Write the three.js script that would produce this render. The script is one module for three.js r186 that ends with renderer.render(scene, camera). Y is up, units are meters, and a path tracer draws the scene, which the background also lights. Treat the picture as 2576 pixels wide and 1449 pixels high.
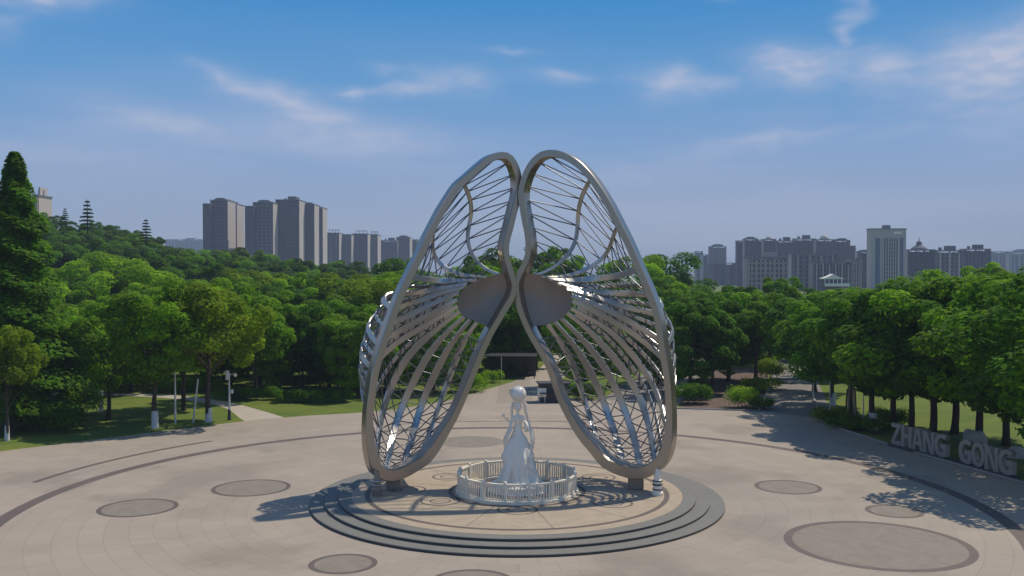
import * as THREE from 'three';
import { mergeGeometries, toCreasedNormals } from 'three/addons/utils/BufferGeometryUtils.js';
import { RoundedBoxGeometry } from 'three/addons/geometries/RoundedBoxGeometry.js';
import { MarchingCubes } from 'three/addons/objects/MarchingCubes.js';
import { FontLoader } from 'three/addons/loaders/FontLoader.js';
import { TextGeometry } from 'three/addons/geometries/TextGeometry.js';

const V = (x, y, z) => new THREE.Vector3(x, y, z);
const R = (d) => d * Math.PI / 180;
const clamp = (x, a = 0, b = 1) => Math.min(b, Math.max(a, x));
const lerp = (a, b, t) => a + (b - a) * t;
const sstep = (a, b, x) => { const t = clamp((x - a) / (b - a)); return t * t * (3 - 2 * t); };
function rng(seed) { let s = seed >>> 0; return () => { s = (s + 0x6d2b79f5) | 0; let t = Math.imul(s ^ (s >>> 15), 1 | s); t = (t + Math.imul(t ^ (t >>> 7), 61 | t)) ^ t; return ((t ^ (t >>> 14)) >>> 0) / 4294967296; }; }
const lin = (c) => (c <= 0.04045 ? c / 12.92 : Math.pow((c + 0.055) / 1.055, 2.4));
const L8 = (r, g, b) => [lin(r / 255), lin(g / 255), lin(b / 255)];
// value noise
function hash(x, y, z, s) { let h = Math.imul(x, 374761393) ^ Math.imul(y, 668265263) ^ Math.imul(z, 2147483647 - 1274126177) ^ Math.imul(s, 1013904223); h = Math.imul(h ^ (h >>> 13), 1274126177); return ((h ^ (h >>> 16)) >>> 0) / 4294967296; }
function vnoise(x, y, z = 0, s = 0) {
  const xi = Math.floor(x), yi = Math.floor(y), zi = Math.floor(z), q = (t) => t * t * (3 - 2 * t), u = q(x - xi), v = q(y - yi), w = q(z - zi);
  const l = (k) => lerp(lerp(hash(xi, yi, zi + k, s), hash(xi + 1, yi, zi + k, s), u), lerp(hash(xi, yi + 1, zi + k, s), hash(xi + 1, yi + 1, zi + k, s), u), v);
  return w === 0 ? l(0) : lerp(l(0), l(1), w);
}
function fbm(x, y, z, o, s = 0) { let a = 0.5, t = 0, n = 0; for (let i = 0; i < o; i++) { t += a * vnoise(x, y, z, s + i); n += a; a *= 0.5; x *= 2.03; y *= 2.03; z *= 2.03; } return t / n; }

// ---------------------------------------------------------------- camera, sky, sun, exposure
const scene = new THREE.Scene();
const F = 2450, CX = 1288, CY = 724.5, HOR = 685, EYE = V(-0.3, 13.5, 58);      // survey frame: focal length and centre in photo units
const camera = new THREE.PerspectiveCamera(2 * Math.atan(CY / F) * 180 / Math.PI, 16 / 9, 0.5, 9000);
const PITCH = Math.atan((CY - HOR) / F);
camera.position.copy(EYE); camera.rotation.set(-PITCH, 0, 0); scene.add(camera);
const renderer = new THREE.WebGLRenderer({ antialias: true });
renderer.setSize(1024, 576); renderer.toneMapping = THREE.LinearToneMapping; renderer.toneMappingExposure = .94;
renderer.shadowMap.enabled = true;
const SUN = V(0.55, 1, -0.38).normalize();
const sun = new THREE.DirectionalLight(new THREE.Color().setRGB(1, 0.92, 0.78), 3.9);
sun.position.copy(SUN).multiplyScalar(300); sun.castShadow = true; sun.shadow.radius = 1.5;
Object.assign(sun.shadow.camera, { left: -160, right: 160, top: 160, bottom: -160, near: 1, far: 700 }); sun.shadow.mapSize.set(4096, 4096);
scene.add(sun, sun.target);

function makeSky() {
  const W = 3072, H = 1536, data = new Float32Array(W * H * 4);
  const stops = [[-90, [62, 62, 56]], [-3, [96, 102, 100]], [-0.6, [158, 170, 184]], [0, [163, 178, 196]], [2.2, [158, 175, 200]], [4.5, [151, 174, 207]], [7.5, [131, 168, 213]], [11, [101, 159, 213]], [15.5, [66, 144, 208]], [24, [58, 128, 194]], [45, [60, 118, 182]], [90, [60, 110, 170]]].map(([e, c]) => [e, L8(...c)]);
  // wisps: azimuth (deg right of straight ahead), elevation, half width, half height, tilt, strength
  const W0 = (px, py, hw, hh, tilt, a) => [Math.atan((px - CX) / F) / R(1), Math.atan((HOR - py) / F) / R(1), hw * 1.15 / F / R(1), hh * 1.3 / F / R(1), R(tilt), a];
  const wisps = [W0(110, 50, 120, 22, 4, .75), W0(20, 70, 60, 14, 8, .4), W0(280, 4, 150, 10, 0, .8), W0(20, 130, 40, 22, 20, .35), W0(620, 232, 90, 18, -20, .6), W0(740, 272, 120, 24, -20, .75), W0(1030, 226, 130, 12, 5, .55), W0(900, 236, 40, 12, 4, .6), W0(1140, 196, 80, 24, -5, .45), W0(980, 180, 40, 14, 0, .3),
    W0(1410, 194, 60, 12, -4, .5), W0(1690, 208, 70, 26, -4, .75), W0(1790, 214, 70, 18, -4, .45), W0(2000, 178, 90, 34, -6, .8), W0(2090, 190, 110, 30, 10, .55), W0(2130, 110, 20, 70, -18, .5), W0(2155, 50, 12, 24, -30, .4), W0(2225, 205, 75, 40, -14, .7), W0(2500, 200, 150, 60, 10, 1), W0(2560, 175, 110, 44, 8, .8), W0(2440, 225, 110, 34, 4, .7), W0(1930, 360, 150, 16, 6, .45), W0(1800, 395, 120, 14, 8, .3), W0(2520, 310, 120, 60, 0, .4), W0(880, 345, 200, 34, -4, .42), W0(420, 330, 160, 26, -10, .4), W0(1600, 440, 300, 24, 4, .2), W0(300, 430, 240, 30, 0, .2), W0(2200, 10, 50, 12, -8, .35), W0(1820, 5, 60, 8, 0, .35), W0(1280, 128, 60, 5, -3, .3), W0(2280, 345, 90, 12, 12, .25)];
  const cl = L8(198, 203, 224);
  for (let j = 0; j < H; j++) {
    const el = ((j + .5) / H - .5) * 180;
    let k = 0; while (k < stops.length - 2 && el > stops[k + 1][0]) k++;
    const t = clamp((el - stops[k][0]) / (stops[k + 1][0] - stops[k][0])), base = [0, 1, 2].map((c) => lerp(stops[k][1][c], stops[k + 1][1][c], t));
    for (let i = 0; i < W; i++) {
      const th = ((i + .5) / W - .5) * 2 * Math.PI, ce = Math.cos(R(el)), dx = Math.cos(th) * ce, dz = Math.sin(th) * ce, dy = Math.sin(R(el));
      let c = base.slice(), a = 0;
      if (el > 0) {
        const az = Math.atan2(dx, -dz) / R(1), q = dy + 0.12, nx = dx / q, nz = dz / q;      // a flat layer seen in perspective
        const front = Math.abs(az) < 36 && el < 20;
        if (front) {
          const wx = (fbm(az * .5, el * 1.6, 3, 4, 5) - .5) * 2, wy = (fbm(az * .6, el * 1.2, 9, 4, 15) - .5) * 2;
          const fine = fbm(az * .9 + wx, el * 3.6 + wy, 1, 5, 25);
          for (const [wa, we, hw, hh, ti, s] of wisps) {
            const u0 = az - wa + wx * .9, v0 = el - we + wy * .35; if (Math.abs(u0) > hw * 3 + 3 || Math.abs(v0) > 6) continue;
            const u = (u0 * Math.cos(ti) + v0 * Math.sin(ti)) / hw, v = (-u0 * Math.sin(ti) + v0 * Math.cos(ti)) / (v0 > 0 ? hh * .8 : hh * 1.15);
            a = Math.max(a, s * Math.exp(-(u * u + v * v) * .9) * (.62 + .42 * sstep(.3, .75, fine)));
          }
        }
        const out = sstep(16, 24, el) + sstep(32, 40, Math.abs(az));                          // the same thin cloud goes on all round
        if (out > 0) a = Math.max(a, clamp(out) * .75 * sstep(.46, .74, fbm(nx * 1.1 + 7, nz * 1.1, 2, 4, 40)));
        a += .22 * sstep(.42, .75, fbm(az * .06 + 40, el * .4, 5, 3, 60)) * sstep(16, 4, el);
        const g = Math.pow(Math.max(0, dx * SUN.x + dy * SUN.y + dz * SUN.z), 24) * .5; c = c.map((x, n) => x + g * [1, .95, .85][n]);
      }
      a = clamp(a, 0, .92);
      const o = (j * W + i) * 4; for (let n = 0; n < 3; n++) data[o + n] = lerp(c[n], cl[n], a); data[o + 3] = 1;
    }
  }
  const t = new THREE.DataTexture(data, W, H, THREE.RGBAFormat, THREE.FloatType); t.mapping = THREE.EquirectangularReflectionMapping; t.magFilter = THREE.LinearFilter; t.minFilter = THREE.LinearFilter; t.needsUpdate = true; return t;
}
scene.background = makeSky(); scene.environment = scene.background;
scene.fog = new THREE.FogExp2(new THREE.Color().setRGB(.42, .48, .6), 0.00026);

// ---------------------------------------------------------------- helpers
const rayOf = (px, py) => { const x = (px - CX) / F, y = -(py - CY) / F, c = Math.cos(PITCH), s = Math.sin(PITCH); return V(x, y * c - s, -(c + y * s)); };
const G = (px, py, h = 0) => { const r = rayOf(px, py); return EYE.clone().addScaledVector(r, (h - EYE.y) / r.y); };          // surveyed point on level h
const atZ = (px, py, dist) => { const r = rayOf(px, py); return EYE.clone().addScaledVector(r, dist / -r.z); };               // at a distance in front of the camera
const used = new Map();
function numbered(n) { const k = used.get(n) ?? 0; used.set(n, k + 1); return k ? `${n}_${String(k).padStart(3, '0')}` : n; }
function tag(o, label, category, group, kind) { if (label) o.userData.label = label; if (category) o.userData.category = category; if (group) o.userData.group = group; if (kind) o.userData.kind = kind; return o; }
function thing(name, label, category, pos = V(0, 0, 0), turn = 0, group) { const o = new THREE.Group(); o.name = numbered(name); o.position.copy(pos); o.rotation.y = turn; scene.add(o); return tag(o, label, category, group); }
function mesh(name, geo, mat, parent = scene, kind) { const m = new THREE.Mesh(geo, mat); m.name = parent === scene ? numbered(name) : name; m.castShadow = m.receiveShadow = true; parent.add(m); if (kind) m.userData.kind = kind; return m; }
const merge = (a) => mergeGeometries(a.map((g) => { const h = g.index ? g.toNonIndexed() : g; for (const k of Object.keys(h.attributes)) if (!['position', 'normal', 'uv'].includes(k)) h.deleteAttribute(k); return h; }));
const box = (w, h, d, x = 0, y = 0, z = 0) => new THREE.BoxGeometry(w, h, d).translate(x, y, z);
const rbox = (w, h, d, r, x = 0, y = 0, z = 0) => new RoundedBoxGeometry(w, h, d, 2, r).translate(x, y, z);
const lathe = (pts, seg = 24) => toCreasedNormals(new THREE.LatheGeometry(pts.map(([x, y]) => new THREE.Vector2(x, y)), seg), R(35));
function rod(a, b, r, seg = 6, r2 = r) { const d = b.clone().sub(a), g = new THREE.CylinderGeometry(r2, r, d.length(), seg, 1); g.translate(0, d.length() / 2, 0); g.applyQuaternion(new THREE.Quaternion().setFromUnitVectors(V(0, 1, 0), d.normalize())); return g.translate(a.x, a.y, a.z); }
// a bar of any section swept along points; w and t are the two axes of the section at each point (already scaled)
function sweep(P, Wv, Tv, section, closed = false, caps = true) {
  const n = P.length, m = section.length, pos = [], uv = [], idx = [];
  const at = (i, k) => P[i % n].clone().addScaledVector(Wv[i % n], section[k % m][0]).addScaledVector(Tv[i % n], section[k % m][1]);
  for (let k = 0; k < m; k++) { const b = pos.length / 3, rows = closed ? n + 1 : n; for (let i = 0; i < rows; i++) for (const q of [k, k + 1]) { const p = at(i, q); pos.push(p.x, p.y, p.z); uv.push(q / m, i / n); } for (let i = 0; i < rows - 1; i++) { const a = b + i * 2; idx.push(a, a + 1, a + 2, a + 1, a + 3, a + 2); } }
  if (!closed && caps) for (const i of [0, n - 1]) { const b = pos.length / 3; for (let k = 0; k < m; k++) { const p = at(i, k); pos.push(p.x, p.y, p.z); uv.push(0, 0); } for (let k = 1; k < m - 1; k++) i ? idx.push(b, b + k, b + k + 1) : idx.push(b, b + k + 1, b + k); }
  const g = new THREE.BufferGeometry(); g.setAttribute('position', new THREE.Float32BufferAttribute(pos, 3)); g.setAttribute('uv', new THREE.Float32BufferAttribute(uv, 2)); g.setIndex(idx); g.computeVertexNormals(); return g;
}
const BAR = [[-.5, -.38], [-.42, -.5], [.42, -.5], [.5, -.38], [.5, .38], [.42, .5], [-.42, .5], [-.5, .38]];
const DISC = (n) => Array.from({ length: n }, (_, i) => [Math.cos(i / n * 2 * Math.PI), Math.sin(i / n * 2 * Math.PI)]);
function tube(P, radius, sides = 8) {                                     // round tapering bar: radius(t)
  const n = P.length, Wv = [], Tv = []; let side = null;
  for (let i = 0; i < n; i++) { const t = P[Math.min(n - 1, i + 1)].clone().sub(P[Math.max(0, i - 1)]).normalize(); side = side ? side.addScaledVector(t, -side.dot(t)).normalize() : V(.31, .2, .93).cross(t).normalize(); const r = radius(i / (n - 1)); Wv.push(side.clone().multiplyScalar(r)); Tv.push(t.clone().cross(side).multiplyScalar(r)); }
  const g = sweep(P, Wv, Tv, DISC(sides)); return toCreasedNormals(g, R(60));
}
const curve = (pts, n, closed = false) => new THREE.CatmullRomCurve3(pts, closed, 'centripetal').getSpacedPoints(n);
function flat(points, y, uvScale) { const s = new THREE.Shape(points.map((p) => new THREE.Vector2(p[0], -p[1]))), g = new THREE.ShapeGeometry(s).rotateX(-Math.PI / 2).translate(0, y, 0); return groundUV(g, uvScale); }
function groundUV(g, s) { const p = g.attributes.position, u = new Float32Array(p.count * 2); for (let i = 0; i < p.count; i++) { u[i * 2] = p.getX(i) / s + .5; u[i * 2 + 1] = p.getZ(i) / s + .5; } g.setAttribute('uv', new THREE.BufferAttribute(u, 2)); return g; }
const ringGeo = (r0, r1, y, x = 0, z = 0, a0 = 0, a1 = 2 * Math.PI, s = 84) => groundUV(new THREE.RingGeometry(r0, r1, 160, 1, a0, a1).rotateX(-Math.PI / 2).translate(x, y, z), s);
const discGeo = (r, y, x = 0, z = 0, s = 84) => groundUV(new THREE.CircleGeometry(r, 96).rotateX(-Math.PI / 2).translate(x, y, z), s);

// ---------------------------------------------------------------- materials
function tex(size, fn, { wrap = true, srgb = true } = {}) {
  const d = new Uint8Array(size * size * 4), enc = (x) => (srgb ? (x <= .0031308 ? x * 12.92 : 1.055 * Math.pow(x, 1 / 2.4) - .055) : x);
  for (let j = 0; j < size; j++) for (let i = 0; i < size; i++) { const c = fn((i + .5) / size, (j + .5) / size), o = (j * size + i) * 4; for (let n = 0; n < 3; n++) d[o + n] = clamp(enc(Array.isArray(c) ? c[n] : c)) * 255; d[o + 3] = 255; }
  const t = new THREE.DataTexture(d, size, size); if (srgb) t.colorSpace = THREE.SRGBColorSpace; t.wrapS = t.wrapT = wrap ? THREE.RepeatWrapping : THREE.ClampToEdgeWrapping; t.magFilter = THREE.LinearFilter; t.minFilter = THREE.LinearMipmapLinearFilter; t.generateMipmaps = true; t.needsUpdate = true; return t;
}
const std = (rgb, rough = .8, metal = 0, more = {}) => new THREE.MeshStandardMaterial({ color: new THREE.Color().setRGB(...rgb), roughness: rough, metalness: metal, side: THREE.DoubleSide, ...more });
const tileNoise = (u, v, f, s) => { const a = u * 2 * Math.PI, b = v * 2 * Math.PI; return fbm(Math.cos(a) * f + 11, Math.sin(a) * f + Math.cos(b) * f + 5, Math.sin(b) * f + 3, 4, s); };
const plazaMap = tex(2048, (u, v) => {
  const x = (u - .5) * 84, z = (v - .5) * 84, r = Math.hypot(x, z), row = Math.floor(r / 1.2), n = Math.max(6, Math.round(2 * Math.PI * row * 1.2 / 1.8)), ang = (Math.atan2(z, x) / (2 * Math.PI) + .5) * n + (row % 2) * .5, col = Math.floor(ang);
  const fr = (r / 1.2 - row) * 1.2, fa = (ang - col) * 1.8, joint = Math.min(fr, 1.2 - fr, fa, 1.8 - fa) < .024 ? .84 : 1;
  const slab = .96 + .08 * hash(row, col, 1, 3), big = fbm(x * .07, z * .07, 1, 5, 70), mid = fbm(x * .5 + 9, z * .5, 1, 3, 80), fine = vnoise(x * 11, z * 11, 0, 90), streak = fbm(x * .12, z * .9, 4, 3, 95);
  const dirt = 1 - .2 * sstep(.55, .75, fbm(x * .16 + 3, z * .16, 7, 5, 100)), patch = hash(Math.floor(row / 2), Math.floor(col / 3), 5, 8) > .93 ? 1.035 : 1;
  const m = joint * slab * dirt * patch * (.86 + .2 * big + .08 * mid + .05 * fine + .06 * streak), warm = (big - .5) * .08;
  return [.325 * m * (1 + warm), .265 * m, .205 * m * (1 - warm)];
}, { wrap: false });
const grain = (base, amp, f, s) => tex(512, (u, v) => { const n = .6 * tileNoise(u, v, f, s) + .4 * tileNoise(u, v, f * 5, s + 9), m = 1 + amp * (n - .5) * 2; return base.map((c) => c * m); });
const grassMap = tex(1024, (u, v) => { const a = tileNoise(u, v, 1.2, 5), b = tileNoise(u, v, 5, 15), c = tileNoise(u, v, 22, 25), m = .55 + .5 * a + .35 * b + .35 * (c - .3); return [.105 * m * (1 + .5 * (a - .5)), .14 * m, .01 * m]; });
const M = {
  plaza: new THREE.MeshStandardMaterial({ map: plazaMap, roughness: .82, side: THREE.DoubleSide }),
  road: new THREE.MeshStandardMaterial({ map: grain([.2, .18, .16], .3, 2, 31), roughness: .9, side: THREE.DoubleSide }),
  path: new THREE.MeshStandardMaterial({ map: grain([.42, .36, .29], .2, 2, 33), roughness: .9, side: THREE.DoubleSide }),
  inlay: new THREE.MeshStandardMaterial({ map: grain([.125, .093, .075], .3, 3, 35), roughness: .7, side: THREE.DoubleSide }),
  disc: new THREE.MeshStandardMaterial({ map: grain([.225, .186, .142], .24, 2, 37), roughness: .8, side: THREE.DoubleSide }),
  grass: new THREE.MeshStandardMaterial({ map: grassMap, roughness: 1, side: THREE.DoubleSide }),
  soil: new THREE.MeshStandardMaterial({ map: grain([.13, .085, .065], .4, 3, 39), roughness: 1, side: THREE.DoubleSide }),
  step: new THREE.MeshStandardMaterial({ map: grain([.175, .166, .142], .22, 3, 41), roughness: .75, side: THREE.DoubleSide }),
  beige: new THREE.MeshStandardMaterial({ map: grain([.39, .306, .214], .26, 1.6, 43), roughness: .75, side: THREE.DoubleSide }),
  riser: std([.05, .05, .048], .7), kerb: std([.3, .28, .26], .85),
  rim: std([.42, .365, .305], .28, .87), rimPlate: std([.3, .24, .19], .48, .35), rib: std([.56, .535, .49], .36, .85), brace: std([.17, .17, .175], .35, .8),
  white: std([.9, .82, .68], .55), statue: std([.93, .84, .7], .5), pearl: new THREE.MeshPhysicalMaterial({ color: new THREE.Color().setRGB(.88, .8, .7), roughness: .32, clearcoat: .6, clearcoatRoughness: .2 }),
  fence: new THREE.MeshStandardMaterial({ map: grain([.9, .8, .63], .22, 3, 45), roughness: .6, side: THREE.DoubleSide }), chrome: std([.5, .5, .5], .15, 1), dark: std([.03, .032, .036], .5), pole: std([.62, .62, .63], .45, .2),
  bark: new THREE.MeshStandardMaterial({ map: grain([.06, .045, .033], .5, 3, 47), roughness: .95, side: THREE.DoubleSide }), paintTrunk: std([.62, .62, .6], .9), letter: std([.32, .3, .27], .45, .3), stone: new THREE.MeshStandardMaterial({ map: grain([.5, .46, .42], .35, 2, 49), roughness: .9 }),
};

// ---------------------------------------------------------------- ground
{
  const g = new THREE.PlaneGeometry(8000, 8000, 40, 40).rotateX(-Math.PI / 2).translate(0, -.014, -2500);
  tag(mesh('ground', groundUV(g, 14), M.grass), 'green grass lawn all round the paved plaza', 'ground', null, 'structure');
  const plazaPts = [[-60, 75], [-56, 20], [-47, -3], [-42.5, -10.5], [-38.2, -16], [-32.8, -21.6], [-27.8, -27], [-23, -31.6], [-19, -33.8], [-15, -35.5], [-11.6, -38], [-7.2, -43.8], [-.2, -62], [4, -80], [9, -80], [5, -60], [3.4, -48], [9.5, -45.5], [15.5, -40], [16.2, -38], [23.6, -36.4], [27.6, -32.6], [27.4, -28], [29, -17.8], [31.2, -8], [33, -1], [36, 14], [44, 75]];
  tag(mesh('plaza', flat(plazaPts, 0, 84), M.plaza), 'wide round plaza of pale beige paving around the platform', 'plaza', null, 'structure');
  const rd = (name, label, pts, m, y) => tag(mesh(name, flat(pts, y, 8), m), label, 'road', null, 'structure');
  rd('road', 'shaded asphalt road running off under trees at right', [[22, -34], [29, -30], [38.8, -67], [47, -95], [60, -140], [52, -140], [40, -95], [33, -67]], M.road, -.007);
  rd('road', 'paved lane seen through the right wing', [[8.5, -43], [16, -38.5], [27, -77], [34, -110], [26, -110], [19, -77]], M.road, -.0075);
  rd('road', 'paved lane running back beyond the statue', [[3.5, -78], [9.2, -78], [16, -125], [10, -125]], M.path, -.007);
  const pth = [[-22.5, -30.5], [-29.5, -41.3], [-36.3, -47], [-44, -49.7], [-60, -50]], c = curve(pth.map(([x, z]) => V(x, 0, z)), 24), a = [], b = [];
  c.forEach((p, i) => { const t = c[Math.min(24, i + 1)].clone().sub(c[Math.max(0, i - 1)]).normalize(), w = lerp(1.9, 1.05, sstep(0, .25, i / 24)); a.push([p.x - t.z * w, p.z + t.x * w]); b.unshift([p.x + t.z * w, p.z - t.x * w]); });
  tag(mesh('path', flat([...a, ...b], -.008, 8), M.path), 'pale curving footpath crossing the left lawn', 'path', null, 'structure');
  tag(mesh('planting_bed', flat([[16.4, -38.6], [23.4, -37.2], [32.6, -67], [36, -80], [28.5, -80], [19.5, -54]], -.005, 6), M.soil), 'bare brown soil bed beside the shaded road', 'bed', null, 'structure');
  const kerb = (pts, label) => { const P = pts.map(([x, z]) => V(x, .05, z)), n = P.length, Wv = [], Tv = []; for (let i = 0; i < n; i++) { const t = P[Math.min(n - 1, i + 1)].clone().sub(P[Math.max(0, i - 1)]).normalize(); Wv.push(V(-t.z, 0, t.x).multiplyScalar(.2)); Tv.push(V(0, .14, 0)); } tag(mesh('kerb', sweep(P, Wv, Tv, BAR), M.kerb), label, 'kerb', null, 'structure'); };
  kerb([[15.6, -40], [16.2, -38.1], [20, -37.3], [23.7, -36.4], [28, -50], [33.1, -67]], 'low concrete kerb round the brown soil bed');
  kerb([[38.9, -67], [33, -50], [28.9, -34], [27.8, -30.5], [27.6, -28], [29.2, -17.8], [31.4, -8], [33.2, -1], [36.2, 14]], 'low concrete kerb along the right lawn');
  tag(mesh('paving_ring', ringGeo(27.15, 28, .004, -.8, 1.2), M.inlay), 'broad dark circle laid into the plaza paving', 'inlay', null, 'structure');
  tag(mesh('paving_arc', ringGeo(31.1, 31.55, .004, 0, 0, R(141), R(31)), M.inlay), 'thin dark arc in the paving outside the large circle', 'inlay', null, 'structure');
  tag(mesh('paving_arc', ringGeo(30, 30.3, .004, 0, 0, R(62), R(50)), M.inlay), 'thin dark arc across the paving behind the statue', 'inlay', null, 'structure');
  const discs = [[347, 1277, 98, 'pale paving disc left of the platform, farthest from it'], [632, 1227, 98, 'pale paving disc partly under the shell shadow'], [863, 1418, 87, 'pale paving disc in front of the left steps'], [1186, 1466, 112, 'paving disc cut by the bottom edge of the picture'], [1982, 1225, 83, 'oval-looking paving disc right of the platform, beyond the others'], [2250, 1286, 71, 'small paving disc behind the largest one'], [2209, 1369, 223, 'largest paving disc, front right of the plaza'], [1185, 1111, 92, 'plain paving disc behind the statue']];
  for (const [px, py, hw, label] of discs) { const p = G(px, py), r = hw / F * (EYE.z - p.z); const o = thing('paving_disc', label, 'paving disc', V(p.x, 0, p.z)); o.userData.kind = 'structure'; mesh('centre', discGeo(r - .28, .006, 0, 0, 5), M.disc, o); if (py !== 1111) { const th = hw > 200 ? .42 : .27; mesh('outline', ringGeo(r - .28, r - .28 + th, .006, 0, 0, 0, 2 * Math.PI, 5), M.inlay, o); } }
  // hill at the left
  const hg = new THREE.PlaneGeometry(520, 360, 64, 44).rotateX(-Math.PI / 2).translate(-230, 0, -330), hp = hg.attributes.position;
  for (let i = 0; i < hp.count; i++) hp.setY(i, hillY(hp.getX(i), hp.getZ(i)));
  hg.computeVertexNormals(); tag(mesh('hill', groundUV(hg, 14), M.grass), 'low wooded hill rising at the left', 'hill', null, 'structure');
}
function hillY(x, z) { const u = (x + 150) / 62, v = (z + 235) / 95, s = Math.exp(-(u < 0 ? u * u * .12 : u * u) - v * v); return -4 + 26 * s + 3.5 * s * (vnoise(x * .04, z * .04, 0, 7) - .5); }

// ---------------------------------------------------------------- platform
const TOP = .45;
{
  const o = thing('platform', 'round stone platform of three dark steps under the sculpture', 'platform'); o.userData.kind = 'structure';
  const ringStep = (r0, r1, y) => { const g = lathe([[r0, y], [r1 - .03, y], [r1, y - .03]], 160); return groundUV(g, 4); };
  [[12.15, .15], [11.3, .3], [10.5, .45]].forEach(([r, y], i) => { mesh('step', ringStep([11.2, 10.4, 9.75][i], r, y), M.step, o); mesh('riser', lathe([[r, y - .03], [r, y - .15]], 160), M.riser, o); });
  mesh('paved_top', discGeo(9.75, TOP, 0, 0, 6), M.beige, o);
  for (const [x, z, r] of [[-4.4, 2.6, 1.15], [-6.5, -.3, 1.05], [0, 4.6, 1.15], [5.4, 3.1, 1.15], [-4.3, -4, 1.1], [5.2, -3.8, 1.1]]) { mesh('inlay_ring', ringGeo(r - .13, r, TOP + .004, x, z), M.inlay, o); mesh('inlay_ring', ringGeo(r * .45, r * .45 + .1, TOP + .004, x, z), M.inlay, o); }
  for (let k = 0; k < 12; k++) { const a = R(k * 30 + 12); mesh('inlay_line', groundUV(new THREE.PlaneGeometry(4.6, .04).rotateX(-Math.PI / 2).translate(6.4, TOP + .004, 0).rotateY(a), 3), M.inlay, o); }
  mesh('inlay_ring', ringGeo(8.7, 9, TOP + .004), M.inlay, o); mesh('inlay_ring', ringGeo(3.85, 4.1, TOP + .004), M.inlay, o);
}

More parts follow.
